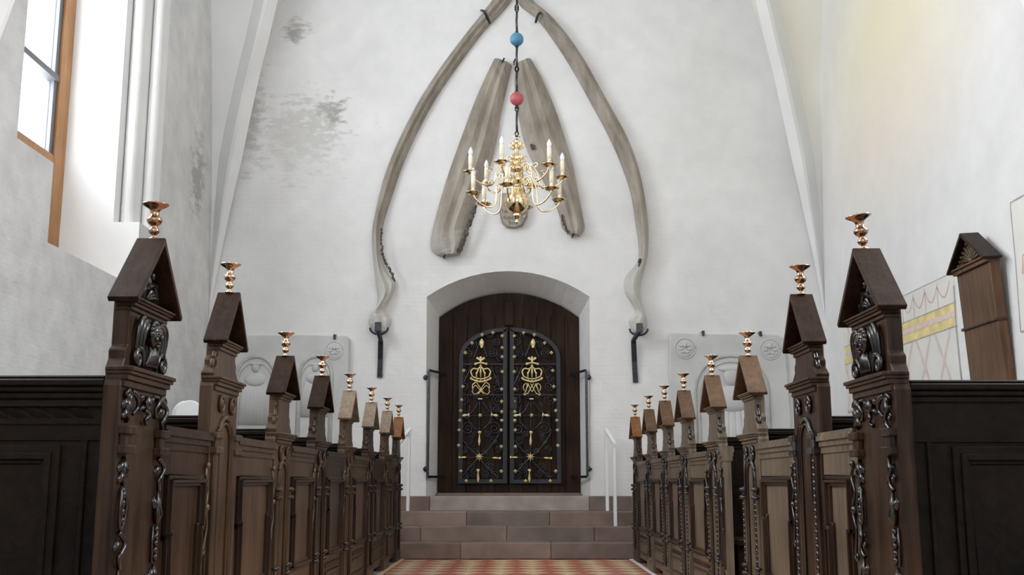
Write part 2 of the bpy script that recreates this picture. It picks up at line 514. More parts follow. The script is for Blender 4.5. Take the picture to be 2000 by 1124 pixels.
yb_l = [-4.6, -2.45, -0.75, 2.95, 4.65, 7.18, 7.78, 9.65, 10.15, 12.3]
hb_l = [0, 2.46, 2.6, 3.06, 6.2, 7.2, HT]
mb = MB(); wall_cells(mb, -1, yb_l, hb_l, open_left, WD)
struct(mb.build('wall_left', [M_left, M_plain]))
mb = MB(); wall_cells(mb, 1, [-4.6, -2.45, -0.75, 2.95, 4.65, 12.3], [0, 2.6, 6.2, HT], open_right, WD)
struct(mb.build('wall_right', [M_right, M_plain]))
# rear wall (behind the camera) with one wide chancel window
mb = MB()
for x0, x1, h0, h1 in ((-4.2, -1.7, 0, HT), (1.7, 4.2, 0, HT), (-1.7, 1.7, 0, 2.1), (-1.7, 1.7, 6.5, HT)):
    mb.box(x0, x1, -4.9, -4.6, h0, h1)
struct(mb.build('wall_rear', M_plain))

# moulded far jamb of the left window: two rolls with a fillet between
mb = MB()
pl = [(-4.22, 9.66), (-3.66, 9.65), (-3.655, 9.80)]
for k in range(9):
    a = -PI + PI * k / 8 * 0.95
    pl.append((-3.595 + 0.058 * math.cos(a), 9.815 - 0.075 * math.sin(-a) * 0.9))
pl += [(-3.535, 9.90), (-3.525, 9.99)]
for k in range(9):
    a = -PI + PI * k / 8 * 0.95
    pl.append((-3.473 + 0.05 * math.cos(a), 10.0 - 0.07 * math.sin(-a) * 0.9))
pl += [(-3.425, 10.06), (-3.421, 10.151), (-4.22, 10.151)]
mb.prism(pl, 3.02, 7.21, 'xyz')
struct(mb.build('trim_1', M_plain))

# left bay window: oak frame, lead bars, glass panes
win = bpy.data.objects.new('window_1', None); COL.objects.link(win); win['kind'] = 'structure'
XW = -4.2
MB().box(XW - 0.06, XW + 0.06, 9.44, 9.66, 2.47, 7.2).box(XW - 0.06, XW + 0.06, 7.18, 7.30, 3.07, 7.2).box(XW - 0.06, XW + 0.06, 7.3, 9.44, 7.1, 7.2).box(XW - 0.06, XW + 0.06, 7.3, 9.44, 3.07, 3.62).build('window_frame', M_frame, win, 0.008)
MB().box(XW - 0.07, XW + 0.03, 7.79, 9.44, 2.46, 3.06).build('frame_boarding', M_frame, win)
MB().box(XW - 0.03, XW + 0.035, 9.36, 9.44, 3.62, 7.1).build('lead_stile', M_lead, win)
for h in (4.33, 5.22, 6.1):
    MB().box(XW - 0.03, XW + 0.06, 7.3, 9.40, h - 0.028, h + 0.028).build('glazing_bar', M_lead, win)
for y in (8.0, 8.68):
    MB().box(XW - 0.02, XW + 0.02, y - 0.015, y + 0.015, 3.62, 7.1).build('glazing_bar', M_lead, win)
for i, (h0, h1) in enumerate(((3.62, 4.30), (4.36, 5.19), (5.25, 6.07), (6.13, 7.1))):
    for y0, y1 in ((7.3, 7.985), (8.015, 8.665), (8.695, 9.36)):
        MB().box(XW - 0.004, XW + 0.004, y0, y1, h0, h1).build('pane', M_glass, win)

# end wall with the deep door recess
dl, dr = -0.98, 0.795                 # opening at the front
dl2, dr2 = -0.885, 0.712              # opening at the door
H0 = 0.583


def arch_pts(xl, xr, hs, hc, n=14):
    out = []
    c = (xl + xr) / 2; half = (xr - xl) / 2; rise = hc - hs
    Rr = (half * half + rise * rise) / (2 * rise)
    a0 = math.asin(half / Rr)
    for k in range(n + 1):
        a = -a0 + 2 * a0 * k / n
        out.append((c + Rr * math.sin(a), hc - Rr + Rr * math.cos(a)))
    return out


front = [(dl, H0)] + arch_pts(dl - 0.02, dr + 0.02, 2.765, 3.056) + [(dr, H0)]
inner = [(dl2, H0)] + arch_pts(dl2, dr2, 2.60, 2.885) + [(dr2, H0)]
mb = MB()
n = len(front)
# front face: strips between the opening edge and an outer frame
outer = []
for (x, h) in front:
    outer.append((x, h))
mb.add([(-4.3, YB, 0), (dl, YB, 0), (dl, YB, H0), (-4.3, YB, H0)], [(0, 1, 2, 3)])
mb.add([(dr, YB, 0), (4.3, YB, 0), (4.3, YB, H0), (dr, YB, H0)], [(0, 1, 2, 3)])
mb.add([(dl, YB, 0), (dr, YB, 0), (dr, YB, H0), (dl, YB, H0)], [(0, 1, 2, 3)])
arch = front[1:-1]
mb.add([(-4.3, YB, H0), (dl, YB, H0), (arch[0][0], YB, arch[0][1]), (-4.3, YB, arch[0][1])], [(0, 1, 2, 3)])
mb.add([(dr, YB, H0), (4.3, YB, H0), (4.3, YB, arch[-1][1]), (arch[-1][0], YB, arch[-1][1])], [(0, 1, 2, 3)])
mb.add([(-4.3, YB, arch[0][1]), (arch[0][0], YB, arch[0][1]), (arch[0][0], YB, HT), (-4.3, YB, HT)], [(0, 1, 2, 3)])
mb.add([(arch[-1][0], YB, arch[-1][1]), (4.3, YB, arch[-1][1]), (4.3, YB, HT), (arch[-1][0], YB, HT)], [(0, 1, 2, 3)])
for i in range(len(arch) - 1):
    (x0, h0), (x1, h1) = arch[i], arch[i + 1]
    mb.add([(x0, YB, h0), (x1, YB, h1), (x1, YB, HT), (x0, YB, HT)], [(0, 1, 2, 3)])
YD = 12.5
for i in range(n - 1):
    mb.add([(front[i][0], YB, front[i][1]), (front[i + 1][0], YB, front[i + 1][1]), (inner[i + 1][0], YD, inner[i + 1][1]), (inner[i][0], YD, inner[i][1])], [(0, 1, 2, 3)])
o = struct(mb.build('wall_back', M_back))
# backing masonry behind door
struct(MB().box(-4.3, 4.3, 12.62, 12.8, 0, HT).build('wall_back_outer', M_plain))

# floor
struct(MB().box(-4.2, 4.2, -4.9, 12.6, -0.12, -0.02).build('floor', M_grout))
FLOOR = bpy.data.objects['floor']

# groin vaults
PROF = [(1.0, 2.5), (0.992, 2.9), (0.972, 3.5), (0.940, 4.3), (0.888, 5.15), (0.850, 5.65), (0.800, 6.28), (0.70, 7.0), (0.55, 7.65), (0.35, 8.15), (0.16, 8.42), (0.0, 8.5)]


def prof_fine():
    pts = [Vector((a, b, 0)) for a, b in PROF]
    sm = smoothpath(pts, 3)
    return [(p.x, p.y) for p in sm]


FP = prof_fine()
TS = [(f, h) for f, h in FP] + [(-f, h) for f, h in FP[::-1][1:]]


def vault(y0, y1, name):
    b_ = (y1 - y0) / 2; yc = (y0 + y1) / 2
    vs_ = []; n_ = len(TS)
    for i, (fx, hx) in enumerate(TS):
        for j, (fy, hy) in enumerate(TS):
            vs_.append((fx * A, yc + fy * b_, max(hx, hy)))
    fs = []
    mid = n_ // 2
    for i in range(n_ - 1):
        for j in range(n_ - 1):
            a, b2, c, d = i * n_ + j, (i + 1) * n_ + j, (i + 1) * n_ + j + 1, i * n_ + j + 1
            if (i < mid) == (j < mid): fs += [(a, b2, c), (a, c, d)]
            else: fs += [(a, b2, d), (b2, c, d)]
    m = MB(); m.add(vs_, fs, False)
    me = m.mesh(name, M_vault)
    o_ = link(name, me); struct(o_)
    return o_


VY0 = 6.40
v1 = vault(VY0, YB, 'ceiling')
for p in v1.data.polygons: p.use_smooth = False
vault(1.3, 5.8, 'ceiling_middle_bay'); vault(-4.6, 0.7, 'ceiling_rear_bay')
# diagonal ribs of the end bay
yc = (VY0 + YB) / 2; bb = (YB - VY0) / 2
for sx in (-1, 1):
    pts = []
    for (f, h) in FP: pts.append(Vector((sx * f * A, yc + f * bb, h)))
    for (f, h) in FP[::-1][1:]: pts.append(Vector((-sx * f * A, yc - f * bb, h)))
    path = []
    side = Vector((-sx * bb, A, 0)).normalized() if False else Vector((bb, -sx * A, 0)).normalized()
    side = Vector((sx * A, bb, 0)).cross(Vector((0, 0, 1))).normalized()
    for i, p in enumerate(pts):
        t = (pts[min(i + 1, len(pts) - 1)] - pts[max(i - 1, 0)]).normalized()
        nrm = side.cross(t).normalized()
        if nrm.z > 0: nrm = -nrm
        tp = max(0.03, min(1.0, (p.z - 2.45) / 1.9))
        path.append((p, side * tp, nrm * tp))
    m = MB(); m.sweep([(-0.085, -0.10), (0.085, -0.10), (0.085, 0.09), (0.065, 0.125), (-0.065, 0.125), (-0.085, 0.09)], path)
    struct(m.build('trim_2' if sx < 0 else 'trim_3', M_plain))
# transverse arches between the bays
for k, (y0, y1) in enumerate(((5.8, 6.4), (0.7, 1.3))):
    prof = [(3.43, 3.66), (3.31, 3.95), (3.16, 4.5), (2.98, 5.1), (2.7, 5.8), (2.3, 6.5), (1.7, 7.15), (0.9, 7.6), (0, 7.75)]
    sm = smoothpath([Vector((a, b, 0)) for a, b in prof], 3)
    poly = [(p.x, p.y) for p in sm] + [(-p.x, p.y) for p in sm[::-1][1:]] + [(-3.43, HT), (3.43, HT)]
    m = MB()
    nn = len(sm) * 2 - 1
    inn = poly[:nn]
    for i in range(nn - 1):
        (xa, ha), (xb, hb) = inn[i], inn[i + 1]
        for yy in (y0, y1): m.add([(xa, yy, ha), (xb, yy, hb), (xb, yy, HT), (xa, yy, HT)], [(0, 1, 2, 3)])
        m.add([(xa, y0, ha), (xb, y0, hb), (xb, y1, hb), (xa, y1, ha)], [(0, 1, 2, 3)], True)
    struct(m.build('trim_%d' % (4 + k), M_plain))

# ------------------------------------------------------------------ floor tiles and steps
d_ = 0.275
rowY = 10.78; tiles = 0
tile_me = {}
for key, mm in (('red', M_tr), ('cream', M_tc)):
    tile_me[key] = MB().prism([(-d_ / 2 + .003, 0), (0, -d_ / 2 + .003), (d_ / 2 - .003, 0), (0, d_ / 2 - .003)], -0.03, 0.0, 'xyz').mesh('floor_tile_' + key, mm)
rest = MB()
j = 0
y = rowY
while y > 0.5:
    off = 0 if j % 2 == 0 else d_ / 2
    for k in range(-5, 6):
        x = k * d_ + off
        if abs(x) > 1.12 - 0.02: continue
        mk = 'red' if j % 2 == 0 else 'cream'
        if y > 8.2:
            o = link('floor_tile', tile_me[mk], FLOOR, (x, y, R_.uniform(-0.001, 0.0015)))
            tiles += 1
        else:
            rest.mi = 0 if mk == 'red' else 1
            rest.prism([(x - d_ / 2 + .003, y), (x, y - d_ / 2 + .003), (x + d_ / 2 - .003, y), (x, y + d_ / 2 - .003)], -0.03, 0.0, 'xyz')
    y -= d_ / 2; j += 1
o = rest.build('floor_tiling', [M_tr, M_tc], FLOOR); o['kind'] = 'stuff'
for s in (-1, 1):
    MB().box(s * 1.085, s * 1.125, -2, 10.84, -0.03, 0.004).build('tile_border', M_tc if s < 0 else M_white, FLOOR, 0.002)
    MB().box(s * 1.125, s * 3.40, -2 if s else 0, 10.84, -0.02, 0.0).build('pew_floor', M_plinth, FLOOR)

steps = thing('stone_steps', 'four broad brown sandstone steps rising to the church door', 'steps', (0, 10.85, 0))
sx = [(-1.42, 1.40), (-1.40, 1.37), (-1.33, 1.30), (-1.26, 1.235)]
sh = [0, 0.150, 0.290, 0.432, 0.583]; syf = [10.85, 11.2, 11.55, 11.9, 12.0]
joints = [(665, 1252), (405, 965, 1535), (705, 1245), (462, 1505)]
for i in range(4):
    xs = [sx[i][0]] + [atY(700 + j_ / 3.333, 1000, syf[i])[0] for j_ in joints[i]] + [sx[i][1]]
    for k in range(len(xs) - 1):
        mm = M_stepl if (i == 3 and k == 1) else M_step[(i * 2 + k + (1 if i == 1 else 0)) % 3]
        if i == 3 and k == 0: mm = M_step[0]
        if i == 3 and k == 2: mm = M_step[2]
        y1 = 12.52 if (i == 3 and k == 1) else 12.0 if i == 3 else syf[i + 1] + 0.03
        dy = R_.uniform(-0.004, 0.004)
        MB().box(xs[k] + 0.0015, xs[k + 1] - 0.0015, syf[i] - 10.85 + dy, y1 - 10.85, sh[i] - (0.004 if i else 0) if i else 0.0, sh[i + 1] + R_.uniform(-.002, .002)).build('stone_block', mm, steps, 0.006)

# white handrails at the ends of the steps
for s, x0, x1, lab in ((-1, -1.215, -1.145, 'slender white handrail on the steps beside the pews left of the door'), (1, 1.005, 0.955, 'slender white handrail on the steps, right of the door')):
    rl = thing('handrail', lab, 'handrail', (0, 11.38, 0), 0, 'white handrails on the steps')
    fb = 0.290; rb = 0.432
    MB().box(x0 - 0.016, x0 + 0.016, -0.03, 0.03, fb, 1.13).build('post', M_white, rl, 0.003)
    MB().box(x1 - 0.016, x1 + 0.016, 0.33, 0.39, rb, 1.27).build('post', M_white, rl, 0.003)
    MB().sweep([(-0.018, -0.014), (0.018, -0.014), (0.018, 0.014), (-0.018, 0.014)], [((x0, -0.06, 1.115), (1, 0, 0), (0, 0, 1)), ((x1, 0.42, 1.29), (1, 0, 0), (0, 0, 1))]).build('rail', M_white, rl)

# ------------------------------------------------------------------ door and wrought-iron gate
door = bpy.data.objects.new('door_1', None); COL.objects.link(door); door['kind'] = 'structure'
M_door = [wood('door_oak_a', (0.011, 0.0055, 0.0035), (0.036, 0.018, 0.011), 0.5, spec=0.1), wood('door_oak_b', (0.014, 0.007, 0.0045), (0.044, 0.022, 0.013), 0.5, spec=0.1)]
ia = arch_pts(dl2, dr2, 2.60, 2.885, 40)


def arch_h(x):
    for i in range(len(ia) - 1):
        if ia[i][0] <= x <= ia[i + 1][0]:
            t = (x - ia[i][0]) / (ia[i + 1][0] - ia[i][0]); return ia[i][1] * (1 - t) + ia[i + 1][1] * t
    return 2.60


xc = (dl2 + dr2) / 2
npl = 5
for leaf in (0, 1):
    x0, x1 = (dl2, xc) if leaf == 0 else (xc, dr2)
    for k in range(npl):
        a = x0 + (x1 - x0) * k / npl + 0.0015; b = x0 + (x1 - x0) * (k + 1) / npl - 0.0015
        a = max(a, dl2 + 0.002); b = min(b, dr2 - 0.002)
        top = [(a + (b - a) * t / 4, arch_h(a + (b - a) * t / 4) - 0.004) for t in range(5)]
        MB().prism([(b, H0 + 0.012), (a, H0 + 0.012)] + top, 12.44 + R_.uniform(0, 0.004), 12.49, 'xzy').build('plank', M_door[(k + leaf) % 2], door, 0.003)
MB().box(dl2, dr2, 12.485, 12.53, H0, 2.62).build('door_core', M_door[0], door)
MB().box(dl2, dr2, 12.36, 12.44, H0 + 0.001, H0 + 0.03).build('threshold', M_step[0], door)
MB().box(xc - 0.05, xc + 0.05, 12.40, 12.44, 2.5, 2.78).build('meeting_block', M_door[0], door, 0.004)

YG = 12.40


def G(u, v): return atY(u, v, YG)


def gv(u, v, dy=0.0):
    x, h = atY(u, v, YG); return Vector((x, YG - dy, h))


def diamond(mbx, u, v, r=0.022):
    x, h = G(u, v)
    P = [(x - r, h), (x, h - r), (x + r, h), (x, h + r)]
    vs_ = [(a, YG - 0.03, b) for a, b in P] + [(x, YG - 0.052, h)] + [(a, YG - 0.012, b) for a, b in P]
    mbx.add(vs_, [(0, 1, 4), (1, 2, 4), (2, 3, 4), (3, 0, 4), (0, 5, 6, 1), (1, 6, 7, 2), (2, 7, 8, 3), (3, 8, 5, 0), (5, 8, 7, 6)])


def gate_leaf(side):
    lab = 'wrought iron gate leaf with gilded crown over ' + ('crossed scrolls, left on the door' if side < 0 else 'a letter M, right on the door')
    root = thing('gate_leaf', lab, 'gate', (0, 0, 0))
    # outer frame: polygon band with a rounded top outer corner
    if side < 0: ul, ur = 895, 990
    else: ul, ur = 996, 1096
    vb = 945
    uo = ul if side < 0 else ur
    ui = ur if side < 0 else ul
    # outline in world units
    xo, hb = G(uo, vb); xi, _ = G(ui, vb)
    _, ht = G(ui, 641); _, hs = G(uo, 700)
    xo2 = G(uo, 700)[0]
    W = abs(xi - xo)
    path = [(xi, hb), (xo, hb), (xo, hs)]
    rr = 0.42
    pts = []
    for k in range(13):
        a = PI / 2 * k / 12
        pts.append((xo + (xi - xo) * (1 - math.cos(a)) * 0.97 * (1), hs + (ht - hs) * math.sin(a)))
    outl = [(xi, hb), (xo, hb)] + pts + [(xi, ht)]

    def offs(poly, d):
        cx, ch = (xi + xo) / 2, (hb + ht) / 2
        res = []
        nP = len(poly)
        for i, (x, h) in enumerate(poly):
            p0 = Vector((*poly[i - 1], 0)); p1 = Vector((x, h, 0)); p2 = Vector((*poly[(i + 1) % nP], 0))
            e1 = (p1 - p0); e2 = (p2 - p1)
            if e1.length < 1e-5: e1 = e2
            if e2.length < 1e-5: e2 = e1
            e1.normalize(); e2.normalize()
            n1 = Vector((-e1.y, e1.x, 0)); n2 = Vector((-e2.y, e2.x, 0))
            if n1.dot(Vector((cx, ch, 0)) - p1) < 0: n1 = -n1
            if n2.dot(Vector((cx, ch, 0)) - p1) < 0: n2 = -n2
            nn_ = (n1 + n2); nn_ = nn_ / max(0.5, nn_.length ** 2) * 2
            res.append((x + nn_.x * d, h + nn_.y * d))
        return res
    inl = offs(outl, 0.045)
    m = MB()
    nP = len(outl)
    for i in range(nP):
        a, b = outl[i], outl[(i + 1) % nP]; c, d = inl[(i + 1) % nP], inl[i]
        vs_ = [(p[0], yy, p[1]) for yy in (YG - 0.02, YG + 0.015) for p in (a, b, c, d)]
        m.add(vs_, [(0, 1, 2, 3), (4, 7, 6, 5), (0, 4, 5, 1), (2, 6, 7, 3)])
    for v in (712, 772):
        h = G(ul, v)[1]
        m.box(min(xo, xi) + 0.03, max(xo, xi) - 0.03, YG - 0.012, YG + 0.01, h - 0.006, h + 0.006)
    m.build('frame', M_ironb, root)
    # standing and scrolled bars
    uc = 939 if side < 0 else 1039
    dx = lambda u: uc + (u - 939) * (1 if side < 0 else 1)
    m = MB()
    fl = (Vector((0, 1, 0)), 0.7)
    def rod(ps, r=0.0075): m.tube(smoothpath([gv(dx(u), v) for u, v in ps], 5), r, 5)
    def scroll(u, v, rpx, start, rev, turns=1.9):
        r0 = rpx * YG / FPX
        m.tube(spiral(gv(dx(u), v), (1, 0, 0), (0, 0, 1), r0, turns, 22, start, rev), 0.006, 5)
    rod([(937, 776), (936, 870), (934, 942)], 0.006)
    rod([(900, 814), (939, 812), (982, 815)], 0.005); rod([(896, 895), (936, 894), (982, 897)], 0.005)
    rod([(934, 785), (925, 802), (905, 822)]); rod([(942, 785), (955, 802), (975, 822)])
    rod([(898, 936), (925, 905), (952, 880), (974, 850), (976, 838)]); rod([(978, 938), (950, 912), (925, 885), (902, 858), (898, 842)])
    rod([(942, 842), (960, 818), (956, 785)]); rod([(932, 842), (915, 822), (918, 790)])
    rod([(900, 760), (912, 735), (922, 712)]); rod([(978, 760), (968, 738), (958, 715)])
    rod([(925, 700), (932, 682), (938, 665)]); rod([(952, 700), (946, 682), (940, 665)])
    for (u, v, r, st, rv) in [(914, 838, 13, 0.5, 1), (966, 838, 13, 2.6, -1), (904, 782, 11, 1, -1), (972, 782, 11, 2, 1),
                              (910, 812, 8, 1, 1), (968, 800, 8, 2, -1), (917, 862, 9, 0.3, 1), (962, 862, 9, 2.8, -1),
                              (906, 878, 8, 4, 1), (975, 878, 8, 5, -1), (918, 912, 9, 1, -1), (957, 912, 9, 2, 1), (908, 930, 8, 3, 1),
                              (966, 930, 9, 3, -1), (924, 925, 8, 0, -1), (948, 926, 8, 3, 1), (906, 755, 11, 2, 1), (972, 758, 11, 2, -1),
                              (906, 725, 9, 1, 1), (974, 722, 10, 2, -1), (915, 690, 10, 1, 1), (962, 690, 10, 2, -1), (970, 668, 9, 2, 1),
                              (957, 655, 8, 0, 1), (924, 672, 8, 1, -1), (975, 700, 8, 3, -1), (950, 775, 6, 0, 1), (928, 775, 6, 3, -1),
                              (921, 848, 7, 1, -1), (953, 848, 7, 2, 1), (930, 882, 6, 4, -1), (946, 884, 6, 5, 1), (904, 740, 8, 4, -1), (968, 742, 8, 4, 1)]:
        scroll(u if side < 0 else 2 * 939 - u, v, r, st if side < 0 else PI - st, rv if side < 0 else -rv)
    m.build('scrollwork', M_iron, root)
    # gilded diamonds all round
    m = None
    dm = [(906, 725), (904, 756), (902, 782), (900, 803), (898, 822), (897, 841), (896, 871), (900, 921), (911, 940), (959, 940),
          (979, 921), (979, 873), (979, 841), (980, 822), (980, 805), (980, 785), (980, 761), (981, 727), (981, 698), (981, 680), (981, 657),
          (963, 651), (922, 671), (909, 690), (942, 655)]
    for u, v in dm:
        uu = u if side < 0 else 2 * 992.5 + 0.5 - u
        if side > 0: uu = 1985.5 - u
        mm = MB(); diamond(mm, uu, v); mm.build('gilt_diamond', M_gilt, root)
    # crown
    m = MB(); Y1 = 0.035
    def gp(u, v, dy=Y1): return gv(dx(u), v, dy)
    m.tube(smoothpath([gp(920, 741), (gp(930, 745)), gp(939, 746.5), gp(948, 745), gp(958, 741)], 4), 0.011, 6)
    m.tube(smoothpath([gp(922, 736), gp(931, 740), gp(939, 741), gp(947, 740), gp(956, 736)], 4), 0.007, 5)
    for q in (920, 958): m.ball(gp(q, 740), 0.014)
    for pts_ in ([(923, 737), (920, 727), (925, 721), (933, 722), (938, 718)], [(955, 737), (958, 727), (953, 721), (945, 722), (940, 718)]):
        m.tube(smoothpath([gp(*p) for p in pts_], 4), 0.0085, 6)
    for pts_ in ([(931, 738), (931, 730), (935, 722)], [(939, 738), (939, 728), (939, 719)], [(947, 738), (947, 730), (943, 722)]):
        m.tube([gp(*p) for p in pts_], 0.009, 5)
        m.ball(gp(*pts_[1]), 0.013, n=8, m=5)
    for u in (924, 931.5, 939, 946.5, 954): m.ball(gp(u, 744 - abs(u - 939) * .1, 0.05), 0.008, n=6, m=4)
    m.ball(gp(939, 716), 0.014)
    m.build('gilt_crown', M_gilt, root)
    # clover cross above the crown
    m = MB()
    for a, b in (((939, 713), (939, 700)), ((939, 709), (929, 712)), ((939, 709), (950, 712)), ((939, 706), (933, 701)), ((939, 706), (945, 701))):
        m.tube([gp(*a), gp(*b)], [0.008, 0.012], 6)
        m.ball(gp(*b), 0.016, 0.01, 0.016, 8, 5)
    m.build('gilt_cross', M_gilt, root)
    # monogram under the crown
    m = MB(); r = 0.0045
    if side < 0:
        strokes = [[(923, 752), (930, 748), (937, 757), (944, 767), (952, 771), (957, 765)], [(956, 752), (949, 748), (942, 757), (935, 767), (927, 771), (922, 765)],
                   [(923, 760), (929, 754), (936, 761), (945, 771)], [(956, 760), (950, 754), (943, 761), (934, 771)],
                   [(924, 765), (923, 754), (929, 748)], [(955, 765), (956, 754), (950, 748)]]
    else:
        strokes = [[(924, 771), (928, 762), (931, 750), (939, 766), (947, 750), (950, 762), (955, 771)], [(924, 765), (922, 756), (927, 750), (931, 755), (927, 761)],
                   [(954, 765), (956, 756), (951, 750), (947, 755), (951, 761)], [(930, 771), (936, 760), (942, 750)], [(948, 771), (942, 760), (936, 750)],
                   [(922, 770), (925, 773), (929, 769)], [(956, 770), (953, 773), (949, 769)]]
    for st in strokes: m.tube(smoothpath([gp(*p) for p in st], 5), r, 5)
    m.build('gilt_monogram', M_gilt, root)
    # pineapple finial
    m = MB(); x, h = G(dx(941), 672)
    m.lathe([(0.003, -0.055), (0.022, -0.045), (0.012, -0.037), (0.026, -0.015), (0.029, 0.01), (0.02, 0.035), (0.006, 0.05), (0.002, 0.058)], (x, YG - 0.03, h), 8)
    m.build('gilt_pineapple', M_gilt, root)
    # flower and star
    for (u, v, npt, r0, r1) in ((938, 812, 8, 0.024, 0.015), (936, 893, 8, 0.052, 0.022)):
        m = MB(); x, h = G(dx(u), v)
        vs_ = [(x, YG - 0.055, h)]
        for k in range(npt * 2):
            a = PI * k / npt; rr_ = r0 if k % 2 == 0 else r1
            vs_.append((x + rr_ * math.sin(a), YG - 0.03, h + rr_ * math.cos(a)))
        fs = [(0, 1 + k, 1 + (k + 1) % (npt * 2)) for k in range(npt * 2)]
        nb = len(vs_)
        for k in range(npt * 2): vs_.append((vs_[1 + k][0], YG - 0.012, vs_[1 + k][2]))
        fs += [(1 + k, nb + k, nb + (k + 1) % (npt * 2), 1 + (k + 1) % (npt * 2)) for k in range(npt * 2)]
        m.add(vs_, fs)
        m.ball((x, YG - 0.05, h), 0.012, n=8, m=5)
        m.build('gilt_star' if npt and r0 > 0.04 else 'gilt_flower', M_gilt, root)
    # little gilded balusters
    def balus(u0, v0, u1, v1, wide=0.013):
        a, b = gp(dx(u0) - uc + 939, v0), gp(dx(u1) - uc + 939, v1)
        mm = MB(); L = [0, .12, .2, .35, .7, .85, 1]; Rr = [1.5, 1.5, .7, .55, 1.2, .8, .5]
        mm.tube([a.lerp(b, t) for t in L], [wide * q for q in Rr], 7)
        mm.build('gilt_baluster', M_gilt, root)
    balus(937, 843, 936, 871); balus(934, 917, 934, 943); balus(896, 894, 911, 894, 0.010); balus(978, 896, 962, 895, 0.010)
    balus(917, 811, 903, 813, 0.016); balus(959, 811, 973, 813, 0.016)
    mm = MB(); x, h = G(dx(938), 780); mm.box(x - 0.025, x + 0.025, YG - 0.045, YG - 0.02, h - 0.008, h + 0.006); mm.build('gilt_bar', M_gilt, root, 0.003)
    if side > 0:
        MB().box(G(996, 780)[0], G(1010, 780)[0], YG - 0.04, YG - 0.012, G(996, 800)[1], G(996, 776)[1]).build('lock_case', M_ironb, root, 0.004)
    return root


gate_leaf(-1); gate_leaf(1)

# iron holdfast frames in the jambs
for s, ux, un, lab in ((-1, 838, 860, 'black iron bar frame bracketed to the left door jamb'), (1, 1145, 1120, 'black iron bar frame bracketed to the right door jamb')):
    g = thing('bar_frame', lab, 'door bar', (0, 0, 0))
    Yf = 11.975
    x, h1 = atY(ux, 724, Yf); _, h0 = atY(ux, 932, Yf)
    xi = s * -1 * -1
    xin = x + (0.16 if s < 0 else -0.16)
    sq = 0.014
    MB().box(x - sq, x + sq, Yf - sq, Yf + sq, h0, h1).build('upright', M_iron, g, 0.002)
    for h in (h0, h1):
        MB().sweep([(-sq, -sq), (sq, -sq), (sq, sq), (-sq, sq)], [((x, Yf, h), (0, 1, 0), (0, 0, 1)), ((xin, Yf + 0.44, h), (0, 1, 0), (0, 0, 1))]).build('arm', M_iron, g)
    for v in (738, 917):
        xb, hb = atY(ux - (7 if s < 0 else -5), v, Yf)
        MB().ball((xb, Yf, hb), 0.026, 0.022, 0.030).tube([(x, Yf, hb), (x - 0.05 * (1 if s < 0 else -1), Yf, hb)], 0.010, 6).build('bracket_knob', M_iron, g)

# ------------------------------------------------------------------ whale bones on the end wall


def bone(name, lab, E1, E2, thick, groove=0.5, marrow=None, ridge=(0.0, 0.55, 1.0, 0.8, 0.95, 0.5, 0.0), cat='whale bone', n_sub=4):
    """E1, E2: matching edge points in pixels; traced once on the wall plane, given real thickness"""
    e1 = smoothpath([Vector((*atY(u, v, YB), 0)) for u, v in E1], n_sub)
    e2 = smoothpath([Vector((*atY(u, v, YB), 0)) for u, v in E2], n_sub)
    m = MB(); nS = len(ridge); vs_ = []; fs = []
    n_ = min(len(e1), len(e2))
    rr = random.Random(len(lab))
    for i in range(n_):
        t = i / (n_ - 1)
        th = thick(t) if callable(thick) else thick
        for k in range(nS):
            f = k / (nS - 1)
            p = e1[i].lerp(e2[i], f)
            edge = (k == 0 or k == nS - 1)
            j = 0 if edge else rr.uniform(-0.006, 0.006)
            vs_.append((p.x, YB - 0.03 - th * ridge[k] + j, p.y))
        for f in (1.0, 0.0):
            p = e1[i].lerp(e2[i], f); vs_.append((p.x, YB - 0.002, p.y))
    w_ = nS + 2
    for i in range(n_ - 1):
        for k in range(w_):
            fs.append((i * w_ + k, i * w_ + (k + 1) % w_, (i + 1) * w_ + (k + 1) % w_, (i + 1) * w_ + k))
    fs.append(tuple(range(w_))); fs.append(tuple((n_ - 1) * w_ + k for k in range(w_)))
    m.add(vs_, fs, False)
    me = m.mesh(name, M_bone)
    me.polygons[len(me.polygons) - 1].use_smooth = False
    root = thing(name, lab, cat)
    o_ = link('bone_shaft', me, root)
    return root


ob_l1 = [(978, -22), (955, 12), (905, 75), (850, 150), (802, 230), (757, 330), (733, 420), (727, 470), (733, 540), (738, 585), (733, 605), (722, 620), (722, 638), (735, 652)]
ob_l2 = [(1004, -6), (985, 20), (945, 62), (905, 115), (850, 195), (796, 300), (762, 395), (747, 455), (752, 520), (773, 552), (764, 582), (753, 605), (764, 625), (757, 648)]
wb1 = bone('whale_jawbone', 'long curved grey whale jawbone, left half of the tall pointed arch over the door', ob_l1, ob_l2, lambda t: 0.09 + 0.05 * t, ridge=(0.1, 0.6, 0.9, 1.0, 0.55, 0.5, 0.1))
ob_r1 = [(1006, -6), (1018, 14), (1052, 42), (1100, 108), (1150, 195), (1195, 280), (1228, 365), (1240, 430), (1247, 505), (1222, 540), (1220, 570), (1240, 608), (1228, 628), (1236, 650)]
ob_r2 = [(1024, -22), (1046, 8), (1082, 40), (1130, 102), (1180, 190), (1224, 270), (1250, 345), (1264, 430), (1264, 500), (1250, 560), (1253, 595), (1262, 622), (1263, 640), (1250, 654)]
wb2 = bone('whale_jawbone', 'long curved grey whale jawbone, right half of the tall pointed arch over the door', ob_r1, ob_r2, lambda t: 0.09 + 0.05 * t, ridge=(0.1, 0.5, 0.55, 1.0, 0.9, 0.6, 0.1))
ib_l1 = [(966, 117), (950, 150), (926, 205), (898, 280), (872, 355), (852, 425), (841, 478), (850, 497), (866, 503)]
